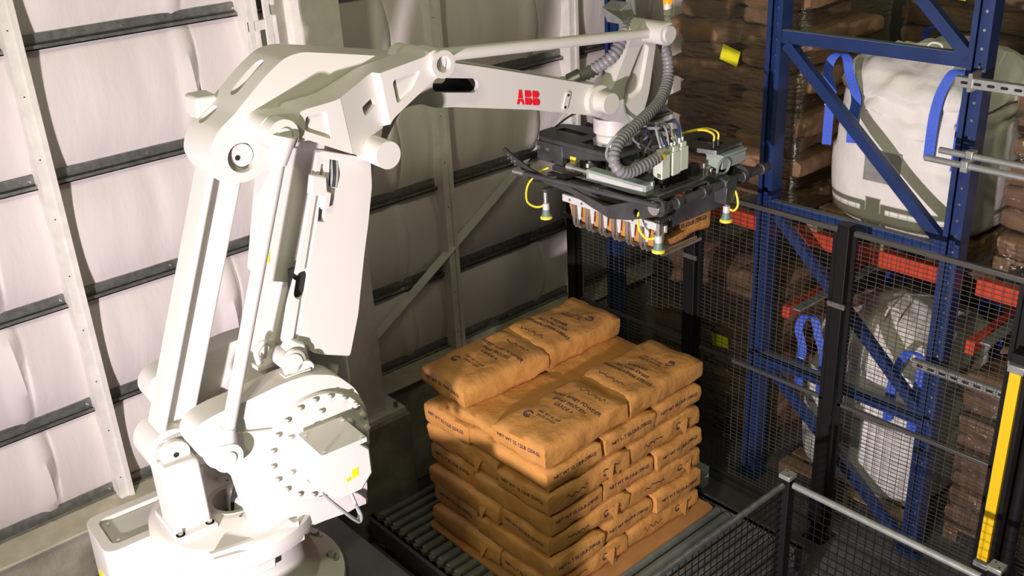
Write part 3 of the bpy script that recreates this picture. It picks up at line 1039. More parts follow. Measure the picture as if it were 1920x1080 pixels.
SL, SW, SH = 0.628, 0.412, 0.147
sacks = []
for sd in range(5):
    me = sack_mesh(SL, SW, SH, sd * 3.7 + 1)
    me.materials.append(M['sack'])
    net = text2d('NET WT 55.12LB (25KG)', 0.030)
    endp = decal(me, [(*net, 0, 0.012)], (-SL / 2, 0, SH / 2), (0, -1, 0), (0, 0, 1), 'net_weight_print')
    c1, c2_ = arc2d((0, 0), 0.02, 40, 330, 0.006), arc2d((0, 0), 0.011, 200, 380, 0.006, 8)
    side = decal(me, [(*scribble(sd), -0.10, 0.0), (*c1, 0.12, 0.01), (*c2_, 0.12, 0.01), (*scribble(sd + 20, 0.07), 0.21, 0.01)], (0, -SW / 2, SH / 2), (1, 0, 0), (0, 0, 1), 'brand_print')
    big = [(*text2d('SWEET WHEY POWDER', 0.034), 0, 0.10), (*text2d('SPRAY PROCESS', 0.034), 0, 0.052), (*text2d('GRADE A', 0.034), 0, 0.006),
           (*text2d('NET WT 55.12LB', 0.022), 0.0, -0.10), (*text2d('(25KG) 55.12LB', 0.020), 0.0, -0.128),
           (*arc2d((0, 0), 0.024, 40, 330, 0.008), -0.10, -0.16), (*arc2d((0, 0), 0.012, 200, 380, 0.007, 8), -0.10, -0.16),
           (*scribble(sd + 40, 0.2), 0.02, 0.20)]
    topp = decal(me, big, (0.02, 0, SH), (0, -1, 0), (1, 0, 0), 'product_print')
    fl_ = G()
    a = 0.11 + 0.01 * sd
    fl_.add([(a, -SW / 2 - 0.002, SH * 0.62), (a + 0.075, -SW / 2 - 0.004, SH * 0.70), (a + 0.035, -SW / 2 - 0.022, SH * 0.12),
             (a, -SW / 2 + 0.004, SH * 0.62), (a + 0.075, -SW / 2 + 0.004, SH * 0.70), (a + 0.035, -SW / 2 - 0.018, SH * 0.12)],
            [(0, 1, 2), (5, 4, 3), (0, 3, 4, 1), (1, 4, 5, 2), (2, 5, 3, 0)])
    flap = fl_.mesh('valve_flap', 30)
    flap.materials.append(M['sack'])
    sacks.append((me, endp, side, topp, flap))


def sack(loc, rz, label, group, v=0, end=True, side=False, top=False, flap=False, tilt=(0, 0)):
    me, e, s_, t, fp = sacks[v]
    o = bpy.data.objects.new('paper_sack', me)
    COL.objects.link(o)
    o.location = loc
    o.rotation_euler = (tilt[0], tilt[1], rz)
    tag(o, label, 'sack', group)
    for flag, dm in ((end, e), (side, s_), (top, t), (flap, fp)):
        if flag:
            c_ = bpy.data.objects.new(dm.name.split('.')[0], dm)
            COL.objects.link(c_)
            c_.parent = o
            if 'print' in dm.name:
                c_['kind'] = 'stuff'
    return o


X0, Y0, ZB, PI_ = 2.885, 3.205, 0.288, 0.146
XS3 = [X0 + 0.21, X0 + 0.625, X0 + 1.04]
XL2 = [X0 + 0.315, X0 + 0.935]
ORD = ['bottom layer', 'second layer from the bottom', 'third layer from the bottom', 'middle layer', 'third layer from the top', 'second layer from the top', 'top layer']
GRP = 'brown paper sacks stacked on the conveyor'
rs = random.Random(3)
cnt = 0
for ly in range(7):
    z = ZB + ly * PI_
    nm = ORD[ly]

    def jit():
        return rs.uniform(-0.018, 0.018)

    if ly == 6:
        sack((XL2[0] - 0.01, Y0 + 0.215, z), R(1.2), 'brown sack in the front row on top, printed upright, nearest the robot', GRP, 0, top=True, tilt=(0, R(-0.8)))
        sack((XL2[1] + 0.03, Y0 + 0.23, z), R(180.5), 'brown sack in the front row on top, printed upside down, nearest the rack', GRP, 1, end=False, top=True)
        for i_, (xx_, yy_, lb_) in enumerate(((XL2[0] - 0.0, Y0 + 0.635, 'flattened brown sack tucked between the two top rows, robot end'), (XL2[1] - 0.0, Y0 + 0.635, 'flattened brown sack tucked between the two top rows, rack end'))):
            fs_ = sack((xx_, yy_, z), R(2 - 3 * i_), lb_, GRP, 4 - i_, end=False, side=False)
            fs_.scale = (1.0, 1.0, 0.58)
        sack((XL2[0] + 0.0, Y0 + 0.845, z + 0.088), R(-1.5), 'brown sack in the back row on top, end nearest the robot', GRP, 2, top=True, tilt=(R(2), 0))
        sack((XL2[1] - 0.005, Y0 + 0.85, z + 0.088), R(181), 'brown sack in the back row on top, nearest the fence', GRP, 3, end=False, top=True, tilt=(R(-2), 0))
    elif ly % 2 == 1:
        for i, x in enumerate(XS3):
            wh = ('left', 'middle', 'right')[i]
            sack((x + jit(), Y0 + 0.315 + jit(), z), R(90 + rs.uniform(-1, 1)), f'{wh} of three end-on sacks with printed weight, {nm} of the stack', GRP, (ly + i) % 5, side=False, flap=(i == 0))
        sack((XL2[0] + jit(), Y0 + 0.84, z), R(rs.uniform(-1, 1)), f'sack at the rear corner facing the robot, {nm} of the stack', GRP, (ly + 3) % 5, flap=False)
        if ly == 5:
            sack((XL2[1] + jit(), Y0 + 0.84, z), R(rs.uniform(-1, 1)), f'sack at the rear corner facing the rack, {nm} of the stack', GRP, (ly + 4) % 5)
    else:
        for i, x in enumerate(XL2):
            wh = ('nearest the robot', 'nearest the rack')[i]
            sack((x + jit(), Y0 + 0.212 + jit(), z), R(rs.uniform(-1, 1)), f'lengthwise sack in front, {wh}, {nm} of the stack', GRP, (ly + i + 1) % 5, end=(i == 0), side=True, flap=True)
        sack((XS3[0] + jit(), Y0 + 0.735, z), R(-90 + rs.uniform(-1, 1)), f'side-on sack at the back facing the robot, {nm}', GRP, (ly + 2) % 5, end=False, flap=True)

sh = G()
sh.prism(roundpoly([(2.84, 3.13), (4.2, 3.13), (4.2, 4.28), (2.84, 4.28)], 0.04, 2), lambda x, y: (x, y, 0.272), lambda x, y: (x, y, 0.286))
tag(sh.build('slip_sheet', 'sheet'), 'brown slip sheet between the sack stack and the rollers', 'slip sheet')

# ================================================================== CONVEYOR
cv_ = thing('roller_conveyor', 'steel roller conveyor carrying the stack of brown sacks', 'conveyor', (3.46, 3.6, 0))
for x in (-0.80, 0.80):
    q = G()
    q.box(x - 0.02, x + 0.02, -1.05, 1.03, 0.10, 0.262)
    q.box(x - 0.04 if x < 0 else x - 0.01, x + 0.01 if x < 0 else x + 0.04, -1.05, 1.03, 0.252, 0.262)
    q.build('side_rail', 'plate', cv_, bevel=0.003)
    for y in (-0.9, 0, 0.9):
        G().box(x - 0.03, x + 0.03, y - 0.03, y + 0.03, 0, 0.10).build('leg', 'plate', cv_)
ro = None
for k in range(27):
    y = -1.0 + k * 0.0765
    if ro is None:
        q = G()
        q.cyl((-0.755, 0, 0), (0.755, 0, 0), 0.031, n=14)
        q.cyl((-0.775, 0, 0), (0.775, 0, 0), 0.016, n=10)
        ro = q.build('roller', 'roller', cv_)
        ro.location = (0, y, 0.24)
        kp = G()
        kp.cyl((0.755, 0, 0), (0.768, 0, 0), 0.029, n=12)
        kp0 = kp.build('end_cap', 'galvpipe', ro)
        kp1 = clone(kp0, ro, (-1.523, 0, 0))
    else:
        r_ = clone(ro, cv_, (0, y, 0.24))
        clone(kp0, r_)
        clone(kp1, r_)
# chain guard along the robot side
q = G()
for k in range(26):
    y = -0.97 + k * 0.0765
    q.cyl((-0.79, y, 0.262), (-0.79, y, 0.285), 0.022, n=8)
q.build('chain_sprockets', 'galv', cv_, kind='stuff')
G().box(-1.0, -0.86, -1.05, 0.95, 0.0, 0.12).build('cable_tray', 'plate', cv_, bevel=0.004)
se = thing('pallet_sensor', 'small grey sensor box standing at the back end of the rollers', 'sensor', (4.33, 3.36, 0))
G().box(-0.035, 0.035, -0.05, 0.05, 0.28, 0.42).build('housing', 'boxgrey', se, bevel=0.005)
G().box(-0.012, 0.012, -0.012, 0.012, 0, 0.29).build('stand', 'plate', se)
G().cyl((-0.05, 0, 0.37), (-0.034, 0, 0.37), 0.02, n=14).build('lens', 'hole', se)

# conveyor added out of view below the frame to shade the sack stack
inf = thing('added_shade_conveyor', 'added dark infeed conveyor, out of view, shading the sack stack', 'conveyor', (0.6, 2.7, 0))
for y in (-0.19, 0.19):
    G().box(-1.0, 0.95, y - 0.015, y + 0.015, 1.26, 1.43).build('side_rail', 'plate', inf, bevel=0.004)  # rails of the added shade conveyor
    for x in (-0.9, 0.85):
        G().box(x - 0.03, x + 0.03, y - 0.03, y + 0.03, 0, 1.26).build('leg', 'plate', inf)  # legs of the added shade conveyor
G().box(-0.98, 0.93, -0.17, 0.17, 0.30, 1.24).build('added_drive_cover', 'plate', inf, bevel=0.01)
for k in range(23):
    x = -0.92 + k * 0.08
    G().cyl((x, -0.175, 1.38), (x, 0.175, 1.38), 0.03, n=12).build('roller', 'roller', inf)  # rollers of the added shade conveyor

# ================================================================== FENCES
FX = 4.72


def wires(y0, y1, z0, z1, dy, dz, th, along_x=False, c0=0.0):
    q_ = G()

    def bx(a0, a1, b0, b1, zz0, zz1):
        if along_x:
            q_.box(a0, a1, b0, b1, zz0, zz1)
        else:
            q_.box(b0, b1, a0, a1, zz0, zz1)

    n = int((y1 - y0) / dy)
    for i in range(1, n + 1):
        y = y0 + i * (y1 - y0) / (n + 1)
        bx(y - th / 2, y + th / 2, c0 - th / 2, c0 + th / 2, z0, z1)
    n = int((z1 - z0) / dz)
    for i in range(1, n + 1):
        z = z0 + i * (z1 - z0) / (n + 1)
        bx(y0, y1, c0 - th, c0, z - th / 2, z + th / 2)
    return q_


POSTS = [4.86, 3.77, 2.72, 1.70, 0.66]
pl = ['next to the insulated wall', 'behind the sack stack', 'in front of the blue rack', 'beside the yellow light curtain', 'outside right']
fence = thing('safety_fence', 'tall black wire mesh safety fence between the robot cell and the racks', 'fence', (FX, 0, 0))


def sub(name, parent, loc=(0, 0, 0)):
    o_ = bpy.data.objects.new(name, None)
    o_.empty_display_size = 0.05
    COL.objects.link(o_)
    o_.parent = parent
    o_.location = loc
    return o_


for i, y in enumerate(POSTS[:4]):
    t = sub('fence_post', fence, (0, y, 0))
    G().box(-0.035, 0.035, -0.035, 0.035, 0.01, 2.1).build('post', 'black', t, bevel=0.004)
    G().box(-0.037, 0.037, -0.037, 0.037, 2.1, 2.112).build('cap', 'black', t, bevel=0.003)
    G().box(-0.07, 0.07, -0.07, 0.07, 0, 0.012).build('foot_plate', 'black', t)
    for z in (0.3, 1.62):
        q = G()
        q.box(-0.045, -0.03, -0.055, 0.055, z, z + 0.03)
        q.cyl((-0.05, -0.03, z + 0.015), (-0.04, -0.03, z + 0.015), 0.009, n=8)
        q.cyl((-0.05, 0.03, z + 0.015), (-0.04, 0.03, z + 0.015), 0.009, n=8)
        q.build('clamp', 'galv' if z > 1 else 'black', t)
pl2 = ['between the insulated wall and the sacks', 'between the sacks and the blue rack', 'between the blue rack and the light curtain', 'right of the light curtain']
for i in range(4):
    y1, y0 = POSTS[i] - 0.05, POSTS[i + 1] + 0.05
    t = sub('fence_panel', fence)
    G().box(-0.014, 0.012, y0, y1, 2.055, 2.085).build('top_rail', 'wire', t, bevel=0.004)
    G().box(-0.012, 0.012, y0, y1, 0.985, 1.008).build('middle_rail', 'wire', t, bevel=0.003)
    G().box(-0.012, 0.012, y0, y1, 0.10, 0.125).build('bottom_rail', 'wire', t, bevel=0.003)
    for y in (y0 + 0.01, y1 - 0.01):
        G().box(-0.012, 0.012, y - 0.012, y + 0.012, 0.10, 2.08).build('stile', 'black', t)
    wires(y0, y1, 0.12, 2.06, 0.052, 0.0265, 0.0028).build('wire_mesh', 'wire', t, ang=0, kind='stuff')

# low guard at the near end of the conveyor
GXp, GYp = 3.915, 2.46
guard = thing('low_guard', 'waist-high black mesh guard with pale post caps in the lower right', 'guard')
for k, (x, y, lb) in enumerate(((GXp, GYp, 'short black guard post with pale cap at the corner of the low guard'), (GXp + 0.06, 1.38, 'short black guard post with pale cap in the lower right corner'))):
    t = sub('guard_post', guard, (x, y, 0))
    G().box(-0.03, 0.03, -0.03, 0.03, 0.01, 0.985).build('post', 'black', t, bevel=0.003)
    G().box(-0.034, 0.034, -0.034, 0.034, 0.985, 1.012).build('cap', 'galvpipe', t, bevel=0.004)
    q = G()
    for a, b in ((-0.014, -0.014), (0.014, 0.014)):
        q.cyl((a, b, 1.01), (a, b, 1.0135), 0.005, n=8)
    q.build('cap_rivets', 'hole', t)
    G().box(-0.06, 0.06, -0.06, 0.06, 0, 0.012).build('foot_plate', 'black', t)
t = sub('guard_panel', guard, (0, GYp, 0))
G().cyl((2.2, 0, 0.955), (GXp - 0.04, 0, 0.955), 0.017, n=12).build('top_rail', 'galv', t)
G().cyl((2.2, 0, 0.14), (GXp - 0.04, 0, 0.14), 0.014, n=10).build('bottom_rail', 'black', t)
wires(2.2, GXp - 0.04, 0.14, 0.95, 0.05, 0.05, 0.004, True).build('wire_mesh', 'black', t, ang=0, kind='stuff')
t = sub('guard_panel', guard, (GXp, 0, 0))
G().cyl((0, 1.42, 0.955), (0, GYp - 0.04, 0.955), 0.019, n=12).build('top_rail', 'galvpipe', t)
G().cyl((0, 1.42, 0.14), (0, GYp - 0.04, 0.14), 0.014, n=10).build('bottom_rail', 'black', t)
wires(1.42, GYp - 0.04, 0.14, 0.95, 0.05, 0.05, 0.004).build('wire_mesh', 'black', t, ang=0, kind='stuff')

# light curtain
lc = thing('light_curtain', 'yellow safety light curtain on a black upright by the fence', 'light curtain', (4.6, 1.665, 0))
G().box(-0.02, 0.045, -0.05, 0.045, 0.0, 1.75).build('upright', 'black', lc, bevel=0.004)
for y in (-0.0165, 0.0165):
    G().box(-0.045, -0.02, y - 0.011, y + 0.011, 0.53, 1.66).build('yellow_profile', 'yellow', lc, bevel=0.002)
q = G()
for k in range(17):
    q.box(-0.034, -0.02, -0.006, 0.006, 0.555 + k * 0.065, 0.60 + k * 0.065)
q.build('sensor_window', 'hole', lc)
G().box(-0.043, -0.02, -0.006, 0.006, 0.53, 1.66).build('window_bridge', 'yellow', lc)
G().box(-0.05, -0.01, -0.04, 0.04, 1.66, 1.70).build('top_bracket', 'galvpipe', lc, bevel=0.003)
G().box(-0.05, -0.01, -0.04, 0.04, 0.48, 0.51).build('bottom_bracket', 'galvpipe', lc, bevel=0.003)
G().cyl((0.0, -0.11, 0.0), (0.0, -0.11, 1.9), 0.03, n=16).build('mounting_pipe', 'black', lc)

# ================================================================== PALLET RACK
rack = thing('pallet_rack', 'blue pallet rack frames with diagonal braces and orange beams', 'rack', (5.0, 2.85, 0))


def upright(y, z1=4.6):
    q_ = G()
    q_.box(-0.04, 0.06, y - 0.05, y - 0.044, 0, z1)
    q_.box(-0.04, 0.06, y + 0.044, y + 0.05, 0, z1)
    q_.box(0.0, 0.006, y - 0.0495, y + 0.0495, 0, z1)
    q_.box(-0.0405, -0.034, y - 0.0495, y - 0.022, 0, z1)
    q_.box(-0.0405, -0.034, y + 0.022, y + 0.0495, 0, z1)
    u = q_.build('upright', 'blue', rack)
    h = G()
    for i in range(int(z1 / 0.09)):
        z = 0.1 + i * 0.09
        h.cyl((-0.001, y, z), (-0.004, y, z), 0.008, n=6)
    h.build('hole_row', 'chrome', u, kind='stuff')
    G().box(-0.07, 0.09, y - 0.08, y + 0.08, 0, 0.01).build('foot_plate', 'blue', u)


for y in (0.58, -0.60, 1.86):
    upright(y)
for z in (3.01, 1.985, 0.935):
    b = G().box(-0.035, 0.01, -0.56, 0.54, z - 0.035, z + 0.035).build('horizontal_brace', 'blue', rack)
    G().box(-0.035, 0.01, -0.56, 0.54, z + 0.0352, z + 0.038).build('dust_layer', 'dust', b)
for (ya, za), (yb, zb) in (((0.50, 2.97), (-0.55, 2.03)), ((-0.55, 3.03), (0.5, 4.0)), ((0.50, 1.94), (-0.55, 0.98)), ((0.50, 0.90), (-0.55, 0.05))):
    G().bar((-0.015, ya, za), (-0.015, yb, zb), 0.06, 0.05, (1, 0, 0)).build('diagonal_brace', 'blue', rack)
G().bar((0.9, 0.1, 3.9), (0.9, -1.0, 2.75), 0.06, 0.05, (1, 0, 0)).build('diagonal_brace', 'blue', rack)
for y0, y1, x, z in ((0.66, 1.78, 0.16, 1.755), (-0.52, 0.50, 0.16, 1.755), (-1.7, -0.68, 0.16, 1.755)):
    G().box(x, x + 0.05, y0, y1, z - 0.05, z + 0.05).build('load_beam', 'orange', rack, bevel=0.004)
for y in (0.44, -0.74):
    G().box(0.06, 1.35, y - 0.025, y + 0.025, 1.22 if y > 0 else 1.40, 1.30 if y > 0 else 1.48).build('cross_beam', 'orange', rack, bevel=0.004)
for y in (0.36, -0.82, -1.0):
    G().box(0.06, 1.6, y - 0.03, y + 0.03, 1.301 if y > 0 else 1.482, 1.316 if y > 0 else 1.497).build('deck_bar', 'galvpipe', rack)
q = G()
for i in range(14):
    y = 2.15 - i * 0.30
    q.box(0.17, 1.55, y - 0.05, y + 0.05, 1.79, 1.80)
q.build('deck_boards', 'galv', rack, kind='stuff')

# strut channel and pipes fixed to the rack
ch = G()
ch.box(4.86, 4.90, 0.9, 2.30, 2.905, 2.955)
cho = ch.build('strut_channel', 'galvpipe', None, bevel=0.003)
tag(cho, 'perforated grey strut channel fixed high on the blue rack upright', 'strut channel')
q = G()
for i in range(18):
    y = 2.25 - i * 0.065
    q.prism(capsule2((y - 0.012, 2.93), 0.007, (y + 0.012, 2.93), 0.007, 5), lambda a, b_: (4.8585, a, b_), lambda a, b_: (4.8602, a, b_))
q.build('slots', 'hole', cho, kind='stuff')
G().box(4.85, 5.0, 2.21, 2.23, 2.89, 2.98).build('clip', 'chrome', cho)
ch = G().box(4.86, 4.90, 0.9, 2.33, 1.315, 1.365).build('strut_channel', 'galvpipe', None, bevel=0.003)
tag(ch, 'perforated grey strut channel behind the mesh lower on the rack', 'strut channel')
q = G()
for i in range(18):
    y = 2.28 - i * 0.065
    q.prism(capsule2((y - 0.012, 1.34), 0.007, (y + 0.012, 1.34), 0.007, 5), lambda a, b_: (4.8585, a, b_), lambda a, b_: (4.8602, a, b_))
q.build('slots', 'hole', ch, kind='stuff')
for x, y, z, lb in ((4.80, 2.30, 2.595, 'upper grey conduit pipe clamped in front of the rack'), (4.76, 2.35, 2.555, 'lower grey conduit pipe clamped in front of the rack')):
    t = thing('conduit_pipe', lb, 'pipe', (x, 0, z))
    G().cyl((0, 0.9, 0), (0, y, 0), 0.0165, n=14).build('pipe', 'galvpipe', t)
    G().box(-0.025, 0.03, 2.12, 2.16, -0.03, 0.03).build('clamp', 'galvpipe', t, bevel=0.006)


# ================================================================== RACK LOADS
coarse = []
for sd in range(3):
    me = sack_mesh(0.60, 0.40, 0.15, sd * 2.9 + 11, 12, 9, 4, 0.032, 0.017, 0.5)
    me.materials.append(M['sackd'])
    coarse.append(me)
txtm = text2d('SWEET WHEY POWDER', 0.035)


def wooden_pallet(parent, x0, x1, y0, y1, z):
    q_ = G()
    for k in range(3):
        y = y0 + (y1 - y0 - 0.09) * k / 2
        q_.box(x0, x1, y, y + 0.09, z, z + 0.09)
    q_.build('pallet_runner', 'wood', parent)
    n = 7
    for k in range(n):
        x = x0 + (x1 - x0 - 0.1) * k / (n - 1)
        G().box(x, x + 0.1, y0, y1, z + 0.09, z + 0.11).build('pallet_board', 'wood', parent)


def load(label, x0, y0, z0, ny, layers, seed, film=True, labels=(), ends=True):
    """shrink-wrapped pallet load: front rows of sacks, face towards -X"""
    t_ = thing('wrapped_sack_load', label, 'sack load', (x0, y0, z0), group='stretch-wrapped pallet loads on the rack')
    rr = random.Random(seed)
    wooden_pallet(t_, 0.0, 1.1, 0.0, ny, 0.0)
    zz = 0.112
    for l in range(layers):
        if l % 2 == 0:
            k = max(1, round(ny / 0.40))
            for i in range(k):
                o_ = bpy.data.objects.new('sack', coarse[rr.randrange(3)])
                COL.objects.link(o_)
                o_.parent = t_
                o_.location = (0.30 + rr.uniform(-0.02, 0.02), ny / k * (i + 0.5), zz)
                o_.rotation_euler = (0, rr.uniform(-0.03, 0.03), rr.uniform(-0.05, 0.05))
        else:
            k = max(1, round(ny / 0.58))
            for i in range(k):
                o_ = bpy.data.objects.new('sack', coarse[rr.randrange(3)])
                COL.objects.link(o_)
                o_.parent = t_
                o_.location = (0.20 + rr.uniform(-0.02, 0.02), ny / k * (i + 0.5), zz)
                o_.rotation_euler = (rr.uniform(-0.03, 0.03), 0, R(90) + rr.uniform(-0.05, 0.05))
                o2 = bpy.data.objects.new('sack', coarse[rr.randrange(3)])
                COL.objects.link(o2)
                o2.parent = t_
                o2.location = (0.62 + rr.uniform(-0.02, 0.02), ny / k * (i + 0.5), zz)
                o2.rotation_euler = (0, 0, R(90))
        zz += 0.131
    if film:
        nx_, nz_ = 40, max(6, layers * 3)
        vs, fs = [], []
        per = roundpoly([(-0.02, -0.02), (1.0, -0.02), (1.0, ny + 0.02), (-0.02, ny + 0.02)], 0.08, 8)
        n_ = len(per)
        for j in range(nz_ + 1):
            z = 0.02 + (zz - 0.02) * j / nz_
            for i, (a, b_) in enumerate(per):
                c_ = Vector((a - 0.5, b_ - ny / 2, 0))
                k_ = 1 + 0.018 * noise.noise(Vector((a * 5 + seed, b_ * 5, z * 9)))
                vs.append((0.5 + c_.x * k_, ny / 2 + c_.y * k_, z))
        for j in range(nz_):
            for i in range(n_):
                i2 = (i + 1) % n_
                fs.append((j * n_ + i, j * n_ + i2, (j + 1) * n_ + i2, (j + 1) * n_ + i))
        q_ = G()
        q_.add(vs, fs)
        q_.build('stretch_wrap', 'film', t_, ang=80)
    for (ly_, lz_, wd, ht, rot) in labels:
        c_, s_ = math.cos(rot), math.sin(rot)
        poly_ = [(ly_ + a * wd / 2 * c_ - b_ * ht / 2 * s_, lz_ + a * wd / 2 * s_ + b_ * ht / 2 * c_) for a, b_ in ((-1, -1), (1, -1), (1, 1), (-1, 1))]
        G().prism(poly_, lambda a, b_: (-0.048, a, b_), lambda a, b_: (-0.045, a, b_)).build('pallet_label', 'label', t_)
    return t_


load('wrapped load of brown sacks on the upper shelf beside the white wall', 5.30, 3.45, 1.80, 1.0, 12, 1, labels=((0.50, 0.98, 0.14, 0.10, 0.25),))
load('wrapped load of brown sacks on the ground below the orange beam, nearest the wall', 5.28, 3.50, 0.0, 1.08, 9, 2, labels=((0.42, 0.76, 0.14, 0.09, -0.1),))
load('wrapped load of brown sacks at the right edge of the upper shelf', 5.28, 0.95, 1.80, 1.2, 7, 3)
load('wrapped load of brown sacks on the ground behind the light curtain', 5.26, 0.98, 0.0, 1.2, 8, 4)
load('dark wrapped load of sacks deeper in the rack behind the white bulk bag', 6.45, 2.3, 1.80, 1.15, 12, 5, labels=((0.78, 1.3, 0.11, 0.13, 0.05), (0.45, 1.58, 0.12, 0.1, 0.0)))
load('shadowed wrapped load of sacks on the ground behind the lower bulk bag', 6.4, 2.4, 0.0, 1.1, 9, 6)


def bulk_bag(label, loc, wy, wx, hgt, seed):
    t_ = thing('bulk_bag', label, 'bulk bag', loc, group='white woven bulk bags')
    n_, rings = 96, 60
    vs, fs = [], []
    for j in range(rings + 1):
        v = j / rings
        z = hgt * min(1, v * 1.25)
        if v <= 0.8:
            k_ = 0.93 + 0.10 * math.sin(math.pi * min(1, v / 0.8 * 0.95 + 0.05)) ** 0.7
            if v < 0.06:
                k_ *= 0.90 + 0.10 * (v / 0.06)
            z = hgt * (v / 0.8) * 0.74
        else:
            u = (v - 0.8) / 0.2
            k_ = 0.97 * math.cos(u * math.pi / 2) ** 0.55 + 0.02
            z = hgt * (0.74 + 0.26 * u ** 0.9)
        for i in range(n_):
            a = 2 * math.pi * i / n_
            e = 3.2
            cx, sx = math.cos(a), math.sin(a)
            rr = (abs(cx) ** e + abs(sx) ** e) ** (-1 / e)
            x, y = rr * cx * wx / 2 * k_, rr * sx * wy / 2 * k_
            cr = noise.noise(Vector((x * 4 + seed, y * 4, z * 3)))
            cr2 = noise.noise(Vector((x * 11 + seed, y * 11, z * 7)))
            am = 0.02 + (0.07 if v > 0.7 else 0.0)
            cr3 = abs(noise.noise(Vector((x * 6 + seed, y * 6 - z * 3, z * 5)))) if v > 0.45 else 0
            vs.append((x * (1 + am * cr - 0.05 * cr3), y * (1 + am * cr - 0.05 * cr3), max(0, z + (0.07 * cr + 0.04 * cr2) * (1 if v > 0.62 else 0.1))))
    for j in range(rings):
        for i in range(n_):
            i2 = (i + 1) % n_
            fs.append((j * n_ + i, j * n_ + i2, (j + 1) * n_ + i2, (j + 1) * n_ + i))
    fs.append(tuple(range(n_ - 1, -1, -1)))
    fs.append(tuple(rings * n_ + i for i in range(n_)))
    q_ = G()
    q_.add(vs, fs)
    q_.build('bag_body', 'fibc', t_, ang=70)
    for k, (sx, sy) in enumerate(((-1, 1), (-1, -1), (1, 1), (1, -1))):
        xx, yy = sx * wx * 0.46, sy * wy * 0.45
        zt = hgt * 0.75
        lp = G()
        bx, ya, yb = sx * wx * 0.53, sy * wy * 0.40, sy * wy * 0.24
        lean = 0.05 * sy if k == 0 else 0.0
        lp.ribbon([(bx, ya, zt - 0.30), (bx, ya, zt - 0.10), (bx * 0.98, ya, zt + 0.01), (bx * 0.94, ya * 1.0 + lean, zt + 0.12),
                   (bx * 0.91, ya * 0.93 + lean, zt + 0.21), (bx * 0.91, yb * 1.25 + lean, zt + 0.215), (bx * 0.94, yb * 1.05 + lean, zt + 0.11), (bx * 0.98, yb, zt + 0.0), (bx, yb, zt - 0.10), (bx, yb, zt - 0.26)],
                  (0.02 * sx, 0.05, 0.0), 0.006, 6)
        l_ = lp.build('lifting_loop', 'strap', t_, ang=50)
        G().ribbon([(bx * 1.01, ya - 0.03, zt - 0.06), (bx * 1.01, ya + 0.03, zt - 0.065)], (0, 0.0, 0.008), 0.004).build('stitch', 'strapw', l_)
    G().box(-wx / 2 * 1.055, -wx / 2 * 1.045, -0.08, 0.14, hgt * 0.30, hgt * 0.48).build('document_pouch', 'galvpipe', t_)
    sc_ = G()
    vs_, fs_ = scribble(seed + 60, 0.1)
    sc_.add([(-wx / 2 * 1.058, 0.03 + x_, hgt * 0.4 + y_ * 2) for x_, y_ in vs_], fs_)
    sc_.build('pen_scrawl', 'sackd', t_, ang=0)
    G().tube([(-wx * 0.30, -0.02, hgt * 0.97), (-wx * 0.32, -0.06, hgt * 1.05), (-wx * 0.3, -0.12, hgt * 1.04), (-wx * 0.3, -0.1, hgt * 0.96)], 0.006, 6, 5).build('tie_cord', 'fibc', t_)
    return t_


bp_ = thing('wooden_pallet', 'wooden pallet under the white bulk bag on the upper shelf', 'pallet', (5.17, 2.29, 1.80))
wooden_pallet(bp_, 0, 1.0, 0, 0.98, 0)
bulk_bag('white bulk bag with blue lifting loops on the upper rack shelf', (5.68, 2.76, 1.912), 0.98, 1.0, 1.02, 3)
bp_ = thing('wooden_pallet', 'wooden pallet under the bulk bag standing behind the mesh fence', 'pallet', (5.10, 2.30, 0.0))
wooden_pallet(bp_, 0, 1.0, 0, 0.98, 0)
bulk_bag('white bulk bag with blue loops on the floor behind the mesh fence', (5.62, 2.78, 0.112), 0.98, 1.0, 1.22, 9)

# ================================================================== GRIPPER
GX, GY, GZ_ = 3.79, 3.52, 2.20
gr = thing('bag_gripper', 'dark metal fork gripper with hoses and suction cups under the robot wrist', 'gripper', (GX, GY, GZ_))


def wpt(x, y, z):
    return (x - GX, y - GY, z - GZ_)


def gbox(name, mt, x0, x1, y0, y1, z0, z1, parent=None, bevel=0.003):
    return G().box(x0 - GX, x1 - GX, y0 - GY, y1 - GY, z0 - GZ_, z1 - GZ_).build(name, mt, parent or gr, bevel=bevel)


# mounting column from the robot flange
q = G().lathe(wpt(3.77, 3.56, 0)[:2] + (-GZ_,), [(0.11, 2.64), (0.11, 2.655)], 32)
q.build('adapter_plate', 'chrome', gr)
# top carrier plate with cut-outs
tp = G()
outer = roundpoly([(3.63, 3.42), (3.63, 3.99), (3.70, 4.06), (3.89, 4.06), (3.93, 3.92), (3.97, 3.60), (4.06, 3.44), (4.24, 3.36), (4.24, 3.08), (4.02, 3.08), (3.96, 3.34), (3.86, 3.42)], 0.02, 2)
h1 = [(3.78, 4.00), (3.83, 4.00), (3.83, 3.80), (3.78, 3.80)]
h2 = [(3.69, 3.72), (3.79, 3.72), (3.79, 3.50), (3.69, 3.50)]
h3 = [(4.10, 3.30), (4.16, 3.30), (4.16, 3.14), (4.10, 3.14)]
tp.prism(outer, lambda x, y: wpt(x, y, 2.60), lambda x, y: wpt(x, y, 2.622), [h1, h2, h3])
tpo = tp.build('carrier_plate', 'gunmetal', gr)
G().prism(roundpoly([(4.0, 2.53), (3.72, 2.54), (3.48, 2.585), (3.44, 2.60), (4.0, 2.60)], 0.008, 2), lambda a, b: wpt(3.628, a, b), lambda a, b: wpt(3.638, a, b)).build('plate_skirt', 'gunmetal', tpo)
gbox('end_bracket', 'gunmetal', 3.622, 3.66, 3.80, 4.0, 2.49, 2.60, tpo)
for y in (3.91, 3.98):
    G().cyl(wpt(3.622, y, 2.565), wpt(3.615, y, 2.565), 0.011, n=8).build('bracket_screw', 'chrome', tpo)
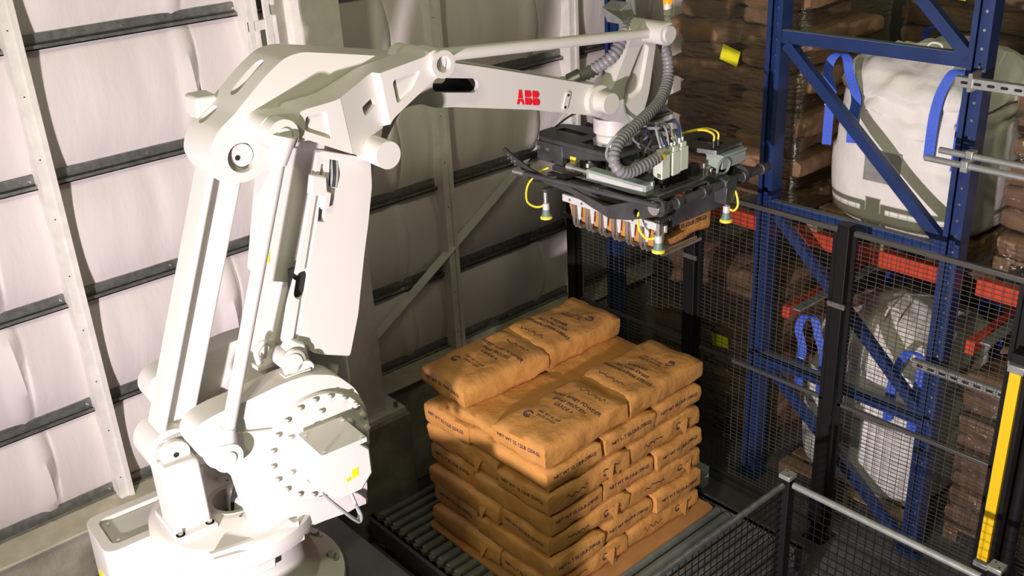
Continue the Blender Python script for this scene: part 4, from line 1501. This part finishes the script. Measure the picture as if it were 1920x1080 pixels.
# lower carriage
gbox('carriage_plate', 'galv', 3.60, 4.06, 3.10, 3.86, 2.46, 2.49)
for y in (3.22, 3.50, 3.76):
    gbox('cross_member', 'gunmetal', 3.56, 4.10, y - 0.025, y + 0.025, 2.41, 2.46)
for x in (3.62, 4.02):
    gbox('side_channel', 'plate', x - 0.02, x + 0.02, 3.04, 3.90, 2.38, 2.44)
# spacers
for x, y in ((3.70, 3.2), (3.70, 3.85), (3.98, 3.3), (3.95, 3.85), (3.78, 3.55)):
    G().cyl(wpt(x, y, 2.49), wpt(x, y, 2.60), 0.02, n=12).build('spacer', 'alu', gr)
# pneumatic cylinders
for x, y0, y1 in ((3.58, 3.14, 3.55), (3.86, 3.3, 3.8)):
    c_ = gbox('cylinder_body', 'boxgrey', x - 0.03, x + 0.03, y0, y1, 2.49, 2.545)
    gbox('cylinder_strip', 'alu', x - 0.031, x - 0.029, y0 + 0.02, y1 - 0.02, 2.505, 2.53, c_, 0)
    G().cyl(wpt(x, y1, 2.517), wpt(x, y1 + 0.13, 2.517), 0.012, n=12).build('piston_rod', 'chrome', c_)
    G().cyl(wpt(x, y1 + 0.12, 2.517), wpt(x, y1 + 0.16, 2.517), 0.024, n=12).build('rod_clevis', 'chrome', c_)
    for yy in (y0 - 0.015, y1 + 0.015):
        G().cyl(wpt(x, yy, 2.545), wpt(x, yy, 2.565), 0.011, n=10).build('air_fitting', 'chrome', c_)
# bent side arms on the -X face and behind
SA = [(4.14, 2.545), (4.125, 2.565), (4.05, 2.53), (3.93, 2.49), (3.84, 2.47), (3.68, 2.455), (3.62, 2.45), (3.36, 2.405), (3.02, 2.53), (2.975, 2.52), (2.965, 2.47), (3.0, 2.44),
      (3.20, 2.37), (3.33, 2.345), (3.44, 2.372), (3.60, 2.415), (3.80, 2.432), (3.92, 2.45), (4.05, 2.49)]
for x in (3.49, 4.14):
    q = G()
    q.prism(roundpoly(SA, 0.015, 2), lambda a, b: wpt(x, a, b), lambda a, b: wpt(x + 0.012, a, b), [circ((3.15, 2.42), 0.022, 14)] if x < 4 else ())
    s_ = q.build('side_arm', 'gunmetal', gr)
    if x < 4:
        G().cyl(wpt(x - 0.012, 3.03, 2.475), wpt(x, 3.03, 2.475), 0.036, n=24).build('pivot_disc', 'chrome', s_, bevel=0.003)
        for k in range(6):
            yy, zz = 4.09 - 0.028 * (k % 3), 2.53 - 0.012 * (k % 3) - 0.022 * (k // 3)
            G().cyl(wpt(x - 0.004, yy, zz), wpt(x, yy, zz), 0.005, n=8).build('arm_screw', 'chrome', s_)
# tie rods along Y and X
G().cyl(wpt(3.47, 4.0, 2.455), wpt(3.47, 2.99, 2.50), 0.013, n=12).build('tie_rod', 'plate', gr)
G().cyl(wpt(3.47, 4.02, 2.454), wpt(3.47, 3.94, 2.457), 0.02, n=12).build('rod_clevis', 'chrome', gr)
xr = G().cyl(wpt(3.50, 3.0, 2.475), wpt(4.36, 3.0, 2.475), 0.021, n=14).build('cross_shaft', 'plate', gr)
for x in (3.52, 3.62, 3.82, 3.98, 4.14, 4.30):
    G().cyl(wpt(x - 0.018, 3.0, 2.475), wpt(x + 0.018, 3.0, 2.475), 0.032, n=16).build('shaft_collar', 'gunmetal', xr, bevel=0.004)
gbox('shaft_bearing', 'gunmetal', 3.97, 4.05, 2.97, 3.10, 2.37, 2.50)
G().cyl(wpt(3.5, 4.06, 2.50), wpt(4.2, 4.06, 2.50), 0.018, n=12).build('cross_shaft', 'plate', gr)
gbox('front_skirt', 'plate', 3.62, 4.02, 3.045, 3.06, 2.33, 2.43)
# comb bar and hooked tines
cb = gbox('comb_bar', 'alu', 3.555, 3.575, 3.02, 3.74, 2.325, 2.365)
tine = None
for k in range(7):
    y = 3.09 + k * 0.095
    if tine is None:
        q = G()
        q.tube([(0, 0, 0.06), (0, 0, -0.06), (0.012, 0, -0.085), (0.05, 0, -0.10), (0.32, 0, -0.10)], 0.0085, 8, 4)
        q.tube([(0, -0.03, 0.06), (0, -0.03, -0.06), (0.012, -0.03, -0.085), (0.05, -0.03, -0.10), (0.32, -0.03, -0.10)], 0.0085, 8, 4)
        tine = q.build('tine', 'chrome', gr)
        tine.location = wpt(3.565, y, 2.29)
    else:
        clone(tine, gr, wpt(3.565, y, 2.29))
    zg = G()
    zg.prism([(y - 0.062, 2.325), (y - 0.032, 2.325), (y - 0.04, 2.25), (y - 0.054, 2.25)], lambda a, b: wpt(3.557, a, b), lambda a, b: wpt(3.562, a, b))
    zg.build('comb_tab', 'alu', cb)
for k in range(8):
    y = 3.05 + k * 0.09
    G().cyl(wpt(3.555, y, 2.345), wpt(3.551, y, 2.345), 0.007, n=8).build('comb_screw', 'galv', cb)
# valves
for k, (x, h) in enumerate(((3.70, 0.0), (3.78, 0.0), (3.84, 0.01))):
    v_ = gbox('valve', 'valve', x - 0.03, x + 0.03, 3.14, 3.195, 2.545 + h, 2.665 + h)
    gbox('valve_cap', 'valve', x - 0.02, x + 0.02, 3.145, 3.19, 2.665 + h, 2.69 + h, v_)
    gbox('valve_base', 'black', x - 0.028, x + 0.028, 3.14, 3.195, 2.50, 2.545 + h, v_)
    for dx in (-0.012, 0.012):
        G().cyl(wpt(x + dx, 3.168, 2.69 + h), wpt(x + dx, 3.168, 2.71 + h), 0.007, n=8).build('push_fitting', 'alu', v_)
gbox('valve_manifold', 'gunmetal', 3.66, 3.89, 3.12, 3.21, 2.47, 2.50)
# junction box
jb = gbox('junction_box', 'boxgrey', 4.03, 4.225, 3.05, 3.155, 2.525, 2.585)
gbox('box_lid', 'boxgrey', 4.027, 4.228, 3.047, 3.158, 2.585, 2.60, jb)
for x in (4.05, 4.085):
    G().cyl(wpt(x, 3.125, 2.60), wpt(x, 3.125, 2.66), 0.010, n=10).build('cable_gland', 'cablek', jb)
    G().tube([wpt(x, 3.125, 2.66), wpt(x, 3.13, 2.695), wpt(x - 0.02, 3.19, 2.71), wpt(x - 0.06, 3.28, 2.685), wpt(x - 0.09, 3.36, 2.64)], 0.0055, 6, 6).build('yellow_cable', 'yhose', jb)
# cables: loops between hose end and valves
rc = random.Random(5)
for k in range(9):
    x1 = 3.69 + 0.02 * (k % 9)
    pts = [wpt(3.70 + rc.uniform(-0.02, 0.02), 3.27 + rc.uniform(-0.02, 0.02), 2.665), wpt(3.78 + rc.uniform(-0.04, 0.06), 3.36 + rc.uniform(-0.03, 0.06), 2.66 + rc.uniform(0, 0.03)),
           wpt(3.86 + rc.uniform(-0.04, 0.05), 3.34 + rc.uniform(-0.04, 0.05), 2.74 + rc.uniform(-0.03, 0.03)), wpt(x1, 3.20, 2.77 + rc.uniform(-0.02, 0.04)), wpt(x1, 3.168, 2.70)]
    G().tube(pts, 0.006, 6, 6).build('air_line', ('cable', 'cable', 'cableb', 'cable', 'cablek')[k % 5], gr)
G().tube([wpt(3.66, 3.40, 2.53), wpt(3.60, 3.45, 2.62), wpt(3.63, 3.42, 2.72), wpt(3.72, 3.33, 2.76), wpt(3.82, 3.25, 2.75), wpt(3.90, 3.2, 2.70)], 0.008, 6, 8).build('air_line', 'cable', gr)
G().tube([wpt(3.60, 3.35, 2.53), wpt(3.66, 3.30, 2.57), wpt(3.75, 3.25, 2.60), wpt(3.82, 3.22, 2.57), wpt(3.75, 3.28, 2.55), wpt(3.66, 3.36, 2.56)], 0.006, 6, 8).build('air_line', 'cable', gr)
G().tube([wpt(4.00, 3.06, 2.50), wpt(4.0, 3.05, 2.56), wpt(4.05, 3.05, 2.585), wpt(4.09, 3.05, 2.55), wpt(4.06, 3.05, 2.505), wpt(4.01, 3.05, 2.51)], 0.008, 6, 8).build('air_line', 'cable', gr)
G().tube([wpt(3.56, 4.0, 2.47), wpt(3.55, 4.02, 2.43), wpt(3.52, 3.9, 2.41), wpt(3.56, 3.72, 2.46), wpt(3.60, 3.60, 2.50)], 0.006, 6, 8).build('air_line', 'cablek', gr)
G().tube([wpt(3.80, 4.03, 2.63), wpt(3.86, 3.95, 2.70), wpt(3.88, 3.8, 2.74), wpt(3.82, 3.68, 2.76)], 0.006, 6, 8).build('air_line', 'cablek', gr)
q = G()
for k in range(46):
    x, y = rc.uniform(3.58, 4.05), rc.uniform(3.10, 3.92)
    q.cyl(wpt(x, y, 2.49), wpt(x, y, 2.49 + rc.uniform(0.015, 0.07)), rc.uniform(0.007, 0.017), n=8)
q.build('fittings', 'chrome', gr, kind='stuff')
q = G()
for k in range(10):
    x, y = rc.uniform(3.60, 4.0), rc.uniform(3.15, 3.85)
    q.box(*(v for a, b in ((x - GX, x - GX + rc.uniform(0.03, 0.08)), (y - GY, y - GY + rc.uniform(0.03, 0.09)), (2.49 - GZ_, 2.49 - GZ_ + rc.uniform(0.02, 0.06))) for v in (a, b)))
q.build('clamp_blocks', 'gunmetal', gr, kind='stuff')
gbox('sensor', 'yellow', 3.655, 3.675, 3.12, 3.14, 2.66, 2.68)
gbox('sensor', 'yhose', 3.62, 3.64, 3.70, 3.74, 2.50, 2.56)
# suction cups on stems with yellow hoses
for k, (x, y, zc) in enumerate(((3.50, 3.81, 2.225), (3.51, 3.02, 2.245), (4.0, 2.99, 2.27), (4.02, 3.85, 2.24))):
    sc = G().cyl(wpt(x, y, zc + 0.05), wpt(x, y, zc + 0.16), 0.012, n=10).build('cup_stem', 'chrome', gr)
    G().cyl(wpt(x, y, zc + 0.05), wpt(x, y, zc + 0.085), 0.019, n=12).build('cup_fitting', 'alu', sc)
    G().lathe(wpt(x, y, zc), [(0.028, 0.012), (0.022, 0.03), (0.02, 0.05), (0.012, 0.055)], 18).build('cup_bellows', 'cup', sc)
    G().lathe(wpt(x, y, zc), [(0.034, 0.0), (0.033, 0.008), (0.028, 0.014)], 18).build('cup_lip', 'yhose', sc)
    sg = -1 if k % 2 == 0 else 1
    if k == 0:
        pp = [wpt(x, y, zc + 0.075), wpt(x - 0.03, y + 0.05, zc + 0.06), wpt(x - 0.03, y + 0.12, zc + 0.08), wpt(x - 0.01, y + 0.13, zc + 0.16), wpt(x + 0.02, y + 0.08, zc + 0.23), wpt(x + 0.05, y + 0.02, zc + 0.27)]
    elif k == 1:
        pp = [wpt(x, y, zc + 0.075), wpt(x - 0.02, y + 0.06, zc + 0.06), wpt(x - 0.02, y + 0.11, zc + 0.10), wpt(x, y + 0.13, zc + 0.17), wpt(x + 0.03, y + 0.10, zc + 0.18)]
    else:
        pp = [wpt(x, y, zc + 0.075), wpt(x + 0.02, y - 0.03, zc + 0.06), wpt(x + 0.04, y - 0.04, zc + 0.09), wpt(x + 0.045, y - 0.02, zc + 0.15), wpt(x + 0.03, y, zc + 0.18)]
    G().tube(pp, 0.006, 8, 6).build('vacuum_hose', 'yhose', sc)
    gbox('cup_bracket', 'gunmetal', x - 0.015, x + 0.05, y - 0.015, y + 0.015, zc + 0.15, zc + 0.17, sc)
hs = sack((3.79, 3.40, 2.20), R(90), 'brown paper sack held in the gripper tines above the stack', 'brown paper sack in the gripper', 4)
